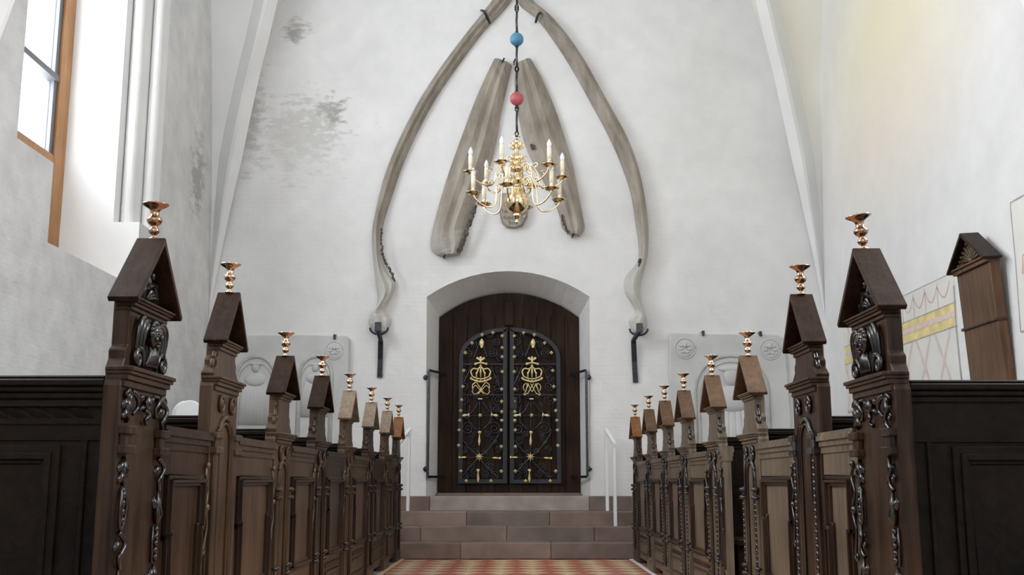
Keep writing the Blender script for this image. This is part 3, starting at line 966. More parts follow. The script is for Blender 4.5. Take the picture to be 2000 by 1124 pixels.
ib_l2 = [(1000, 130), (992, 165), (978, 225), (968, 285), (950, 345), (930, 395), (914, 435), (911, 470), (898, 499)]
wb3 = bone('whale_bone', 'broad grey-brown whale bone leaning left inside the arch, splintered at its foot', ib_l1, ib_l2, lambda t: 0.07 + 0.07 * t, ridge=(0.15, 0.7, 0.95, 0.7, 1.0, 0.6, 0.1))
ib_r1 = [(1008, 128), (1005, 165), (1012, 225), (1026, 285), (1050, 335), (1078, 385), (1092, 420), (1098, 446), (1112, 460)]
ib_r2 = [(1036, 117), (1058, 155), (1080, 205), (1100, 262), (1117, 320), (1130, 385), (1138, 425), (1141, 448), (1132, 463)]
wb4 = bone('whale_bone', 'broad grey-brown whale bone leaning right inside the arch, behind the chandelier', ib_r1, ib_r2, lambda t: 0.07 + 0.06 * t, ridge=(0.1, 0.5, 0.9, 0.7, 1.0, 0.7, 0.15))


def lump_strip(name, pts, rpx, parent, mat, Y, seed=1, n=6, dy=0.018):
    rr = random.Random(seed); m = MB()
    P = smoothpath([Vector((atY(u, v, Y)[0], Y, atY(u, v, Y)[1])) for u, v in pts], 9)
    for p in P:
        r_ = rpx * Y / FPX * rr.uniform(0.6, 1.25)
        m.ball(p + Vector((rr.uniform(-.008, .008), 0, rr.uniform(-.01, .01))), r_, dy, r_ * rr.uniform(0.8, 1.5), 7, 5)
    return m.build(name, mat, parent)


lump_strip('splintered_marrow', [(929, 403), (920, 428), (912, 450), (902, 478), (897, 492)], 4.0, wb3, M_marrow, YB - 0.125, 3)
lump_strip('splintered_marrow', [(744, 450), (746, 485), (750, 508), (762, 528), (770, 550)], 2.4, wb1, M_marrow, YB - 0.135, 5)
lump_strip('splintered_marrow', [(1249, 508), (1249, 520)], 3.0, wb2, M_marrow, YB - 0.12, 6)
lump_strip('splintered_marrow', [(1097, 420), (1101, 437), (1110, 457)], 1.9, wb4, M_marrow, YB - 0.10, 8)
lump_strip('bolt_hole', [(1038, 283), (1041, 289)], 3.0, wb4, M_marrow, YB - 0.105, 9)
for root, a, b in ((wb1, (940, 24), (957, 49)), (wb2, (1046, 47), (1058, 27))):
    (x0, h0), (x1, h1) = atY(*a, YB), atY(*b, YB)
    m = MB(); m.tube(smoothpath([(x0, YB - 0.05, h0), ((x0 * .6 + x1 * .4), YB - 0.145, h0 * .6 + h1 * .4), (x1, YB - 0.05, h1)], 5), 0.016, 6)
    m.build('iron_clip', M_iron, root)
for root, u, v, s in ((wb3, 868, 505, 1), (wb4, 1117, 464, 1), (wb3, 982, 125, 0), (wb4, 1004, 126, 0)):
    x, h = atY(u, v, YB)
    MB().tube([(x, YB - 0.0, h), (x, YB - 0.11, h - 0.01), (x + 0.02, YB - 0.13, h + 0.02)], 0.010, 5).build('iron_hook', M_iron, root)

# iron supports under the two jawbones
for (ptsL, cu, cv, lab, sgn) in (([(743, 655), (745, 668), (742, 738)], 743, 640, 'black iron wall bracket cupping the left jawbone foot', 1), ([(1241, 650), (1236, 668), (1241, 748)], 1245, 642, 'black iron wall bracket cupping the right jawbone foot', -1)):
    root = thing('iron_bracket', lab, 'bracket', group='brackets under the whale jawbones')
    x0, h0 = atY(*ptsL[1], YB); x1, h1 = atY(*ptsL[2], YB)
    MB().sweep([(-0.028, -0.012), (0.028, -0.012), (0.028, 0.012), (-0.028, 0.012)], [((x0, YB - 0.07, h0), (1, 0, 0), (0, 1, 0)), ((x0 * .5 + x1 * .5, YB - 0.03, h0 * .5 + h1 * .5), (1, 0, 0), (0, 1, 0)), ((x1, YB - 0.014, h1), (1, 0, 0), (0, 1, 0))]).build('strap', M_iron, root)
    xc_, hc_ = atY(cu, cv, YB)
    MB().box(xc_ - 0.035 + sgn * 0.0, xc_ + 0.035, YB - 0.215, YB - 0.185, hc_ - 0.075, hc_ + 0.03).build('lug', M_iron, root, 0.005)
    P = []
    for k in range(9):
        a = PI + PI * k / 8
        P.append((xc_ + 0.10 * math.cos(a), YB - 0.12, hc_ - 0.02 + 0.075 * math.sin(a)))
    MB().tube(P, 0.012, 5).tube([(xc_, YB - 0.2, hc_ - 0.06), (x0, YB - 0.07, h0 + 0.01), (x0, YB - 0.07, h0 - 0.03)], 0.026, 6).build('cup', M_iron, root)

# inscribed bone plaque
root = thing('bone_plaque', 'small bone plaque with black lettering below the chandelier globe', 'plaque')
m = MB()
pl = [(977, 380), (1026, 380), (1031, 400), (1030, 425), (1020, 443), (1004, 448), (990, 446), (980, 436), (975, 415)]
bmid = [atY(u, v, YB) for u, v in pl]
cxp = sum(p[0] for p in bmid) / len(bmid); chp = sum(p[1] for p in bmid) / len(bmid)
rings = [(1.0, 0.002), (1.0, 0.06), (0.93, 0.085)]
vs_ = []
for f, dy in rings:
    for x, h in bmid: vs_.append((cxp + (x - cxp) * f, YB - dy, chp + (h - chp) * f))
nb = len(bmid); fs = []
for i in range(2):
    for k in range(nb): fs.append((i * nb + k, i * nb + (k + 1) % nb, (i + 1) * nb + (k + 1) % nb, (i + 1) * nb + k))
fs.append(tuple(2 * nb + k for k in range(nb))); fs.append(tuple(range(nb))[::-1])
m.add(vs_, fs); m.build('plaque_bone', M_bone, root)
# blackletter strokes with a broad nib; glyphs on a 4 x 6 grid
GL = {
    'F': ([[(0, 6), (1, 5.4), (3.2, 6)], [(1.2, 5.6), (1.2, 1), (0.4, 0.2)], [(1.2, 3.3), (2.8, 3.5)]], 3.4),
    'i': ([[(0, 3.6), (0.7, 3.2), (0.7, 0.6), (1.4, 0.1)]], 1.6),
    's': ([[(0.6, -1.2), (0.6, 5.2), (1.6, 6)]], 1.6),
    'k': ([[(0.6, 6), (0.6, 0.3)], [(0.6, 3), (2, 3.8), (1, 2.2), (2.2, 0.1)]], 2.5),
    't': ([[(0.7, 5), (0.7, 0.6), (1.5, 0.1)], [(0, 3.6), (1.6, 3.6)]], 1.8),
    'M': ([[(0, 5), (0.9, 6), (0.9, 1), (0, 0.2)], [(0.9, 5.4), (2.4, 6), (2.4, 0.4)], [(2.4, 5.4), (3.9, 6), (3.9, 1), (4.6, 0)]], 5.0),
    'd': ([[(2.3, 0.8), (1.2, 0), (0.3, 1), (0.3, 2.8), (1.3, 3.6), (2.4, 2.8), (2.2, 0.8)], [(2.4, 2.8), (1.6, 4.6), (0.4, 5.6)]], 2.8),
    'e': ([[(0.3, 1.8), (1.8, 2.6), (1.2, 3.7), (0.3, 3), (0.3, 0.9), (1.2, 0), (2, 0.7)]], 2.2),
    'l': ([[(0.5, 6), (0.5, 0.6), (1.2, 0.1)]], 1.4),
    'f': ([[(0.6, -1.2), (0.6, 5.2), (1.6, 6)], [(0, 3.4), (1.5, 3.4)]], 1.6),
    'a': ([[(0.3, 3.3), (1.4, 3.7), (1.8, 3), (1.8, 0.6), (2.4, 0.1)], [(1.8, 2), (0.5, 1.6), (0.4, 0.5), (1, 0), (1.8, 0.6)]], 2.5),
    'r': ([[(0, 3.5), (0.7, 3.1), (0.7, 0.2)], [(0.7, 2.9), (1.6, 3.7), (1.9, 3.1)]], 2.0),
    'S': ([[(3, 5.2), (1.8, 6), (0.6, 5), (0.8, 3.8), (2.6, 2.8), (2.9, 1), (1.6, 0), (0.2, 0.9)], [(1.8, 6), (1.7, 0.2)]], 3.4),
    'u': ([[(0, 3.5), (0.6, 3.1), (0.6, 0.6), (1.3, 0.1), (2.2, 0.8)], [(2.2, 3.6), (2.2, 0.5), (2.8, 0.1)]], 3.0),
    'n': ([[(0, 3.5), (0.6, 3.1), (0.6, 0.2)], [(0.6, 3), (1.7, 3.7), (2.2, 3), (2.2, 0.6), (2.8, 0.1)]], 3.0),
    '.': ([[(0.2, 0.4), (0.6, 0.1)]], 1.0), 'p': ([[(0, 3.5), (0.6, 3.1), (0.6, -1.4)], [(0.6, 3), (1.6, 3.7), (2.2, 2.6), (1.8, 0.6), (0.7, 0.3)]], 2.7),
    'D': ([[(0.8, 5.6), (0.8, 0.4), (2, 0), (3.2, 1.6), (3, 4.2), (1.8, 5.8), (0, 5.4)]], 3.7), ' ': ([], 1.6)}
m = MB()
nib = Vector((math.cos(rad(40)), math.sin(rad(40)), 0))


def write(txt, u0, vbase, upx):
    sc_ = upx * YB / FPX
    x0, h0 = atY(u0, vbase, YB); cx = 0
    for ch in txt:
        st, wd = GL[ch]
        for s_ in st:
            for (a, b) in zip(s_[:-1], s_[1:]):
                p = Vector((a[0] + cx, a[1], 0)); q = Vector((b[0] + cx, b[1], 0)); k = nib * 0.36
                poly = [p - k, p + k, q + k, q - k]
                pts_ = [(x0 + t.x * sc_, YB - 0.0865, h0 + t.y * sc_) for t in poly]
                m.add(pts_, [(0, 1, 2, 3)])
        cx += wd


write('Dk', 984, 408, 1.35)
write('Fisk i', 980, 420, 1.35)
write('i Middelfart', 979, 432.5, 1.22)
write('Sund.', 993, 442.5, 1.45)
m.build('lettering', M_ink, root)

# ------------------------------------------------------------------ grave slabs on the end wall


def slab(lab, pts, meds, arches, pins):
    root = thing('grave_slab', lab, 'gravestone', group='stone slabs flanking the door')
    m = MB()
    m.prism([atY(u, v, YB) for u, v in pts], YB - 0.075, YB - 0.003, 'xzy')
    m.build('slab', M_slab, root, 0.012)
    Yf = YB - 0.075
    for (u, v, rp) in meds:
        x, h = atY(u, v, Yf); r = rp * Yf / FPX
        mm = MB()
        mm.tube([(x + r * math.cos(a), Yf, h + r * math.sin(a)) for a in [2 * PI * k / 28 for k in range(29)]], 0.010, 6, flat=(Vector((0, 1, 0)), 0.8))
        mm.lathe([(r * 0.86, 0.004), (r * 0.86, -0.004), (r * 0.80, -0.007)], (x, Yf, h), 24, False, 'y')
        for k in range(7):   # winged figure in low relief
            a = rad(-60 + 50 * k)
            mm.ball((x + 0.45 * r * math.cos(a), Yf - 0.006, h + 0.42 * r * math.sin(a)), 0.28 * r, 0.012, 0.17 * r, 8, 5)
        mm.ball((x, Yf - 0.01, h + 0.25 * r), 0.2 * r, 0.018, 0.24 * r, 8, 5)
        mm.build('medallion', M_slab, root)
    for (ul, ur, vt, vs2, vb) in arches:
        xl, hs_ = atY(ul, vs2, Yf); xr, _ = atY(ur, vs2, Yf); _, ht_ = atY((ul + ur) / 2, vt, Yf); _, hb_ = atY(ul, vb, Yf)
        c = (xl + xr) / 2; hw = (xr - xl) / 2
        P = [(xl, Yf, hb_)] + [(c - hw * math.cos(PI * k / 16), Yf, hs_ + (ht_ - hs_) * math.sin(PI * k / 16)) for k in range(17)] + [(xr, Yf, hb_)]
        mm = MB(); mm.tube(P, 0.022, 6, flat=(Vector((0, 1, 0)), 0.9))
        P2 = [(c + (p[0] - c) * 0.88, p[1], hb_ + (p[2] - hb_) * 0.95) for p in P]
        mm.tube(P2, 0.010, 5, flat=(Vector((0, 1, 0)), 0.9))
        mm.build('niche_arch', M_slabd, root)
        # standing figure: head with a cap, shoulders, robe folds
        mm = MB()
        hd = hs_ + (ht_ - hs_) * 0.42
        mm.ball((c, Yf, hd), hw * 0.22, 0.035, hw * 0.27, 10, 6)
        mm.ball((c, Yf, hd + hw * 0.2), hw * 0.36, 0.030, hw * 0.10, 10, 5)
        mm.ball((c, Yf + 0.005, hd - hw * 0.62), hw * 0.62, 0.04, hw * 0.38, 12, 6)
        for k in range(-3, 4):
            mm.tube([(c + k * hw * 0.14, Yf, hd - hw * 0.6), (c + k * hw * 0.19, Yf, hd - hw * 1.6), (c + k * hw * 0.20, Yf, max(hb_ + 0.03, hd - hw * 3.0))], [0.03, 0.05, 0.06], 8, flat=(Vector((0, 1, 0)), 0.16))
        mm.build('carved_figure', M_slab, root)
    for u, v in pins:
        x, h = atY(u, v, YB)
        MB().box(x - 0.014, x + 0.014, YB - 0.10, YB, h - 0.03, h + 0.025).build('iron_pin', M_iron, root, 0.004)


slab('grey carved grave slab with two arched figures, left of the door', [(488, 657), (600, 656), (680, 658), (684, 664), (682, 960), (455, 960), (462, 690)],
     [(653, 685, 17.5)], [(462, 536, 697, 735, 950), (584, 648, 697, 735, 950)], [(656, 660)])
slab('grey carved grave slab with one wide arched figure and two medallions, right of the door', [(1306, 652), (1400, 654), (1515, 656), (1530, 664), (1541, 800), (1548, 960), (1306, 960)],
     [(1338, 681, 20), (1504, 683, 20)], [(1358, 1500, 695, 765, 950)], [(1371, 653), (1482, 654)])

# ------------------------------------------------------------------ wall paintings on the right wall
root = thing('wall_painting', 'faded wall painting of hanging cloth with yellow band and red lattice', 'painting')
M_pw = simple('fresco_ground', (0.75, 0.74, 0.69), 0.9, 0, 0.06, 3)
M_py = simple('fresco_yellow', (0.76, 0.63, 0.30), 0.9, 0, 0.18, 9)
M_pp = simple('fresco_pink', (0.72, 0.58, 0.53), 0.9, 0, 0.12, 12)
M_pg = simple('fresco_grey', (0.40, 0.40, 0.40), 0.9, 0, 0.2, 9)
M_pr = simple('fresco_red', (0.66, 0.46, 0.40), 0.9, 0, 0.15, 12)
XR = A
yN, yF = 8.40, 11.36          # near and far edge of the painting
hT, hB = 2.36, 1.40


def strip(m, pts, wdt, lay):
    """flat brush stroke on the wall; pts (y,h)"""
    P = [Vector((a, b, 0)) for a, b in pts]
    X = XR - 0.003 - 0.0015 * lay
    vs_ = []
    for i, p in enumerate(P):
        t = (P[min(i + 1, len(P) - 1)] - P[max(i - 1, 0)]).normalized(); nn_ = Vector((-t.y, t.x, 0)) * wdt / 2
        vs_ += [(X, *(p + nn_)[:2]), (X, *(p - nn_)[:2])]
    m.add(vs_, [(2 * i, 2 * i + 1, 2 * i + 3, 2 * i + 2) for i in range(len(P) - 1)])


MB().box(XR - 0.003, XR - 0.0002, yN, yF, hB, hT).build('painted_ground', M_pw, root)
m = MB()
m.box(XR - 0.0045, XR - 0.003, yN + 0.03, yF - 0.02, 1.935, 2.115); m.build('yellow_band', M_py, root)
m = MB(); strip(m, [(yN + 0.05, 2.03), (yN + 0.8, 2.035), (yF - 1.2, 2.02), (yF - 0.05, 2.03)], 0.045, 2); m.build('pink_stripe', M_pp, root)
m = MB()
k = 0; y = yN + 0.15
while y < yF - 0.1:
    y2 = min(y + 0.33, yF - 0.03)
    strip(m, [(y, 1.93), (y2, 1.44)], 0.035, 1); strip(m, [(y2, 1.93), (y, 1.44)], 0.035, 1.5)
    y += 0.42
m.build('red_lattice', M_pp, root)
m = MB(); y = yN + 0.1
while y < yF - 0.2:
    strip(m, [(y + 0.26 * t / 8, 2.30 - 0.11 * math.sin(PI * t / 8)) for t in range(9)], 0.014, 1)
    strip(m, [(y + 0.26, 2.33), (y + 0.26, 2.12)], 0.012, 1)
    y += 0.27
m.build('red_garland', M_pr, root)
m = MB()
strip(m, [(yN + 0.02, 2.25), (yN + 0.03, 1.9), (yN + 0.0, 1.45)], 0.025, 1.2); strip(m, [(yF - 0.03, 1.44), (yF - 0.6, 1.45), (yF - 1.3, 1.44)], 0.03, 1.2)
strip(m, [(yN, 2.118), (yF - 0.02, 2.118)], 0.008, 2.2); strip(m, [(yN, 1.932), (yF - 0.02, 1.932)], 0.008, 2.2); strip(m, [(yN + 0.05, hT - 0.005), (yF, hT - 0.005)], 0.008, 1)
m.build('grey_outline', M_pg, root)
root = thing('wall_painting', 'faded grey framed wall painting cut off at the edge of the right wall', 'painting')
MB().box(XR - 0.003, XR - 0.0002, 6.5, 7.36, 1.74, 2.64).build('painted_ground', M_pw, root)
m = MB()
strip(m, [(7.36, 2.64), (7.352, 2.2), (7.36, 1.74)], 0.012, 1); strip(m, [(7.36, 2.64), (6.5, 2.64)], 0.012, 1); strip(m, [(7.36, 1.74), (6.5, 1.74)], 0.012, 1)
m.build('grey_outline', M_pg, root)
m = MB(); strip(m, [(7.26, 2.12), (7.24, 2.24), (7.18, 2.26), (7.1, 2.2)], 0.02, 1); m.build('red_mark', M_pr, root)

# ------------------------------------------------------------------ pews
# local frame of a pew row: x = towards the aisle from the panel's face, y along the nave, z up
CACHE = {}


def part(key, fn, name, mat, parent, bevel=None):
    k = (key, mat.name)
    if k not in CACHE: CACHE[k] = fn().mesh(name, mat, bevel)
    return link(name, CACHE[k], parent)


SPEC = {
    'carved': dict(eave=1.28, apex=1.49, c1=(1.238, 1.276), c2=(1.012, 1.070), wu=0.158, wl=0.200, shoulder=1.045, roofw=0.215),
    'tall': dict(eave=1.28, apex=1.48, c1=(1.236, 1.276), c2=(1.080, 1.132), wu=0.120, wl=0.185, shoulder=1.125, roofw=0.170),
    'short': dict(eave=1.168, apex=1.352, c1=(1.130, 1.164), c2=(0.922, 0.970), wu=0.118, wl=0.180, shoulder=0.970, roofw=0.195),
}


def board(S):
    wu, wl, sh_ = S['wu'], S['wl'], S['shoulder']
    half = [(wl, 0.0), (wl, sh_ - 0.03), (wl - 0.012, sh_ - 0.005), (wl - 0.004, sh_ + 0.02), (wu + 0.018, sh_ + 0.05), (wu + 0.02, sh_ + 0.075), (wu, sh_ + 0.09), (wu, S['eave'])]
    poly = half + [(-a, b) for a, b in half[::-1]]
    return MB().prism(poly, -0.05, 0.0, 'yzx')


def gable_field(S):
    return MB().prism([(S['roofw'] - 0.03, S['eave'] - 0.002), (0, S['apex'] - 0.026), (-S['roofw'] + 0.03, S['eave'] - 0.002)], -0.046, -0.026, 'yzx')


def moulding(z0, z1, w0, proj, ret=True):
    """stepped cornice across the board, returned round the sides"""
    m = MB(); H = z1 - z0
    st = [(0, .35, .25), (.35, .62, .55), (.62, .80, .8), (.80, 1.0, 1.0)]
    for a, b, p in st:
        e = proj * p
        m.box(-0.045, e, -w0 - e * 0.45, w0 + e * 0.45, z0 + H * a, z0 + H * b)
    return m


def roof_slab(S, s):
    """one roof slope; s=+1/-1"""
    w_ = S['roofw']; th = 0.018
    ea, ap = S['eave'] - 0.012, S['apex']
    L = math.hypot(w_, ap - ea); nx, nz = (ap - ea) / L, w_ / L
    poly = [(0, ap), (s * w_, ea), (s * (w_ - nx * th), ea - nz * th), (0, ap - th / nz)]
    return MB().prism(poly, -0.050, 0.040, 'yzx')


def tympanum(S, rich):
    m = MB(); z = S['eave'] + 0.005; H = S['apex'] - S['eave'] - 0.05; w_ = S['roofw'] - 0.06
    if rich:
        m.ball((0.012, 0, z + H * 0.42), 0.018, 0.022, 0.030, 8, 6)
        for s in (-1, 1):
            m.tube(smoothpath([(0.01, 0, z + H * 0.3), (0.016, s * w_ * 0.4, z + H * 0.38), (0.012, s * w_ * 0.72, z + 0.012)], 5), [0.012] * 5 + [0.010] * 6, 6)
            for t in range(3):
                m.tube(smoothpath([(0.01, s * 0.012, z + 0.012), (0.02, s * (0.03 + t * 0.022), z + H * (0.26 - t * .05)), (0.01, s * (0.055 + t * 0.03), z + 0.008)], 4), 0.008, 5)
            m.tube(spiral((0.014, s * w_ * 0.62, z + 0.022), (0, 1, 0), (0, 0, 1), 0.020, 1.3, 12, 0 if s > 0 else PI, s), 0.007, 5)
            for t in range(4):
                m.ball((0.012, s * (w_ * (0.78 - t * 0.19)), z + H * (0.12 + t * 0.2) + 0.012), 0.010, 0.013, 0.016, 7, 5)
        m.ball((0.012, 0, z + H * 0.78), 0.012, 0.013, 0.026, 8, 5)
    else:
        m.tube([(0.004, -w_ * 0.62, z + 0.008), (0.004, 0, z + H * 0.82), (0.004, w_ * 0.62, z + 0.008)], 0.007, 5)
        m.ball((0.004, 0, z + H * 0.3), 0.010, 0.022, 0.026, 8, 5)
        for s in (-1, 1): m.tube(spiral((0.006, s * 0.055, z + 0.022), (0, 1, 0), (0, 0, 1), 0.02, 1.2, 10, 0, s), 0.006, 5)
    return m


def cherub(S):
    """winged cherub head between scrolls, hanging drapery below"""
    m = MB(); z0 = S['c2'][1]; z1 = S['c1'][0]; zc = z0 + (z1 - z0) * 0.66
    m.ball((0.018, 0, zc), 0.026, 0.028, 0.037, 12, 8)              # head
    m.ball((0.045, 0, zc - 0.006), 0.007, 0.005, 0.011, 8, 5)       # nose
    m.ball((0.037, 0, zc - 0.022), 0.007, 0.010, 0.004, 8, 5)       # mouth
    m.ball((0.034, 0, zc - 0.032), 0.008, 0.010, 0.007, 8, 5)       # chin
    for s in (-1, 1):
        m.ball((0.035, s * 0.014, zc - 0.012), 0.007, 0.010, 0.009, 8, 5)   # cheeks
        m.ball((0.040, s * 0.011, zc + 0.006), 0.004, 0.006, 0.004, 8, 5)   # eyes
        m.tube([(0.040, s * 0.004, zc + 0.013), (0.038, s * 0.018, zc + 0.012)], 0.003, 5)   # brow
        for k in range(5):
            a = rad(-5 + 24 * k)
            m.ball((0.022, s * 0.031 * math.cos(a), zc + 0.006 + 0.034 * math.sin(a)), 0.011, 0.010, 0.010, 7, 5)
        # wings: three long feathers arching up and out and falling at the sides
        for t in range(3):
            w_ = 0.058 + t * 0.026
            m.tube(smoothpath([(0.006, s * 0.034, zc - 0.006 + t * 0.010), (0.016, s * (w_ * 0.78), zc + 0.026 + t * 0.010), (0.018, s * (w_ + 0.012), zc + 0.010 + t * 0.004), (0.012, s * (w_ + 0.014), zc - 0.038 - t * 0.004), (0.006, s * (w_ + 0.002), zc - 0.085 - t * 0.01)], 4),
                   [0.005, 0.006, 0.007, 0.008, 0.009, 0.009, 0.009, 0.009, 0.009, 0.008, 0.008, 0.007, 0.007, 0.006, 0.005, 0.004, 0.003], 6)
        # lower scrolls
        m.tube(spiral((0.014, s * 0.112, z0 + 0.030), (0, 1, 0), (0, 0, 1), 0.027, 1.5, 18, PI / 2, -s), [0.010 - 0.005 * k / 18 for k in range(19)], 6)
        m.tube(smoothpath([(0.012, s * 0.112, z0 + 0.057), (0.016, s * 0.088, z0 + 0.062), (0.014, s * 0.066, z0 + 0.036), (0.010, s * 0.054, z0 + 0.012)], 4), 0.007, 6)
    for k in range(-3, 4):
        m.tube(smoothpath([(0.016, k * 0.007, zc - 0.036), (0.022, k * 0.011 + 0.003, z0 + 0.055), (0.016, k * 0.015 - 0.003, z0 + 0.012)], 4), [0.005] * 4 + [0.007] * 4 + [0.004], 6)
    return m


def leaf(m, c, tip, wdt, x=0.012, n=6):
    """small carved leaf: a pointed, ridged lozenge from c to tip in the panel plane"""
    c = Vector(c); tip = Vector(tip); d = tip - c; nrm = Vector((-d.y, d.x)).normalized() if False else Vector((-(tip - c).y, (tip - c).x)).normalized()
    P = [c, c.lerp(tip, .35) + nrm * wdt, c.lerp(tip, .7) + nrm * wdt * .7, tip, c.lerp(tip, .7) - nrm * wdt * .7, c.lerp(tip, .35) - nrm * wdt]
    mid = c.lerp(tip, .45)
    vs_ = [(0.0, p.x, p.y) for p in P] + [(x * .7, p.x, p.y) for p in P] + [(x * 1.5, mid.x, mid.y)]
    fs = [(i, (i + 1) % 6, 6 + (i + 1) % 6, 6 + i) for i in range(6)] + [(6 + i, 6 + (i + 1) % 6, 12) for i in range(6)]
    m.add(vs_, fs, True)


def pendant(S, ztop, zbot, yc, seed):
    """carved string of leaves, husks, beads and drops"""
    rr = random.Random(seed); m = MB(); z = ztop; seq = 'labdc'; q = seed
    while z > zbot + 0.05:
        kind = seq[q % 5]; q += 1
        if kind == 'l':
            L = 0.085
            for s in (-1, 1):
                leaf(m, (yc + s * 0.004, z - 0.012), (yc + s * 0.032, z - 0.045), 0.011)
                leaf(m, (yc + s * 0.003, z - 0.040), (yc + s * 0.026, z - 0.078), 0.010)
            leaf(m, (yc, z), (yc + 0.003, z - L), 0.012, 0.015)
        elif kind == 'a':
            L = 0.12
            for s in (-1, 1):
                m.tube(smoothpath([(0.006, yc + s * 0.004, z), (0.014, yc + s * 0.024, z - L * 0.35), (0.012, yc + s * 0.020, z - L * 0.75), (0.008, yc + s * 0.003, z - L)], 4), 0.0055, 6)
            for k in range(4): m.ball((0.010, yc, z - 0.02 - k * 0.024), 0.010, 0.009, 0.011, 7, 5)
        elif kind == 'b':
            L = 0.10
            m.tube(smoothpath([(0.008, yc - 0.012, z), (0.018, yc + 0.018, z - L * 0.33), (0.014, yc - 0.012, z - L * 0.7), (0.008, yc + 0.010, z - L)], 5), 0.0075, 6)
            m.tube(spiral((0.010, yc + 0.016, z - L * 0.62), (0, 1, 0), (0, 0, 1), 0.014, 1.2, 10, 0, 1), 0.005, 5)
            leaf(m, (yc, z - L * .2), (yc - 0.03, z - L * .5), 0.010)
        elif kind == 'c':
            L = 0.11
            for k in range(5): m.ball((0.009, yc, z - 0.010 - k * 0.021), 0.010, 0.009 + 0.004 * (k % 2), 0.010, 7, 5)
            for s in (-1, 1): m.tube([(0.005, yc + s * 0.020, z), (0.007, yc + s * 0.023, z - L * .5), (0.005, yc + s * 0.016, z - L)], 0.0045, 6)
        else:
            L = 0.10
            m.tube([(0.008, yc, z), (0.010, yc, z - 0.03), (0.012, yc, z - 0.07), (0.008, yc, z - L)], [0.004, 0.008, 0.016, 0.006], 8)
            for s in (-1, 1): leaf(m, (yc + s * 0.006, z - 0.06), (yc + s * 0.028, z - 0.015), 0.009)
        z -= L + 0.004
    return m


def arch_garland(S):
    """carved lintel of the arched field: two acanthus brackets and a central mask with a drop"""
    m = MB(); z = S['c2'][0]; w_ = S['wl'] - 0.045
    for s in (-1, 1):
        m.tube(spiral((0.010, s * w_, z - 0.026), (0, 1, 0), (0, 0, 1), 0.022, 1.3, 12, 0 if s > 0 else PI, s), 0.007, 6)
        m.tube(smoothpath([(0.010, s * (w_ - 0.02), z - 0.010), (0.016, s * (w_ - 0.050), z - 0.022), (0.012, s * (w_ - 0.075), z - 0.050), (0.006, s * (w_ - 0.050), z - 0.075)], 5), [0.008] * 8 + [0.006] * 8, 6)
        leaf(m, (s * (w_ - 0.03), z - 0.02), (s * (w_ - 0.07), z - 0.006), 0.010); leaf(m, (s * 0.02, z - 0.03), (s * 0.065, z - 0.018), 0.010)
        leaf(m, (s * 0.012, z - 0.045), (s * 0.045, z - 0.058), 0.009)
        m.ball((0.010, s * 0.048, z - 0.022), 0.009, 0.011, 0.009, 7, 5)
    m.ball((0.012, 0, z - 0.035), 0.014, 0.018, 0.022, 8, 6)
    m.tube(smoothpath([(0.010, -0.016, z - 0.058), (0.016, 0.010, z - 0.070), (0.014, -0.010, z - 0.085), (0.008, 0.012, z - 0.098)], 5), 0.007, 6)
    return m


def caps(S, zc, big, sd):
    m = MB()
    for s in (sd,):
        y = s * (S['wl'] - 0.045)
        if not big:
            m.box(-0.001, 0.016, y - 0.026, y + 0.026, zc - 0.004, zc + 0.056)
            for dz in (0.006, 0.044): m.ball((0.012, y, zc + dz), 0.024, 0.036, 0.013, 12, 6)
            continue
        for dz in ((0, 0.055) if big else (0, 0.034)):
            pr = 0.030 if big else 0.026
            hw = 0.042 if big else 0.036
            prof = [(hw * .9, 0), (hw, 0.006), (hw, 0.018), (hw * .8, 0.026)]
            m.prism([(-0.001, y - hw), (pr * .85, y - hw * 1.0), (pr, y - hw * .8), (pr, y + hw * .8), (pr * .85, y + hw * 1.0), (-0.001, y + hw)], zc + dz, zc + dz + 0.024, 'xyz')
        m.box(0, 0.018, y - 0.03, y + 0.03, zc + 0.02, zc + 0.06 if big else zc + 0.04)
    return m


def pilasters(S, zt, sd):
    m = MB()
    for s in (sd,):
        y = s * (S['wl'] - 0.045)
        pts = [(-0.001, y - 0.030), (0.010, y - 0.030), (0.014, y - 0.022), (0.014, y + 0.022), (0.010, y + 0.030), (-0.001, y + 0.030)]
        m.prism(pts, 0.10, zt, 'xyz')
    return m


def beads(S, zt, zb, sd):
    m = MB()
    for s in (sd,):
        y = s * (S['wl'] - 0.045); z = zt
        while z > zb:
            m.ball((0.015, y, z), 0.008, 0.011, 0.014, 6, 4); z -= 0.026
    return m


def arch_field(S, ztop):
    """moulded round arch framing the plain field of the panel"""
    m = MB(); hw = S['wl'] - 0.085; zs = ztop - hw
    for rr_, r_ in ((hw, 0.011), (hw - 0.022, 0.007)):
        P = [(0.004, -rr_, 0.12)] + [(0.004, -rr_ * math.cos(PI * k / 12), zs + rr_ * math.sin(PI * k / 12)) for k in range(13)] + [(0.004, rr_, 0.12)]
        m.tube(P, r_, 6)
    return m


def spandrels(S, ztop, zc, sd):
    m = MB(); hw = S['wl'] - 0.06
    for s in (sd,):
        m.tube([(0.008, s * hw * 0.62 + 0.026 * math.cos(a), zc - 0.045 + 0.030 * math.sin(a)) for a in [2 * PI * k / 12 for k in range(13)]], 0.008, 5)
        m.ball((0.008, s * hw * 0.62, zc - 0.045), 0.008, 0.014, 0.017, 7, 5)
        for k in range(4):
            a = k / 3
            m.ball((0.006, s * hw * (0.78 - 0.38 * a), ztop - 0.055 + 0.035 * a), 0.008, 0.016, 0.010, 6, 4)
    return m


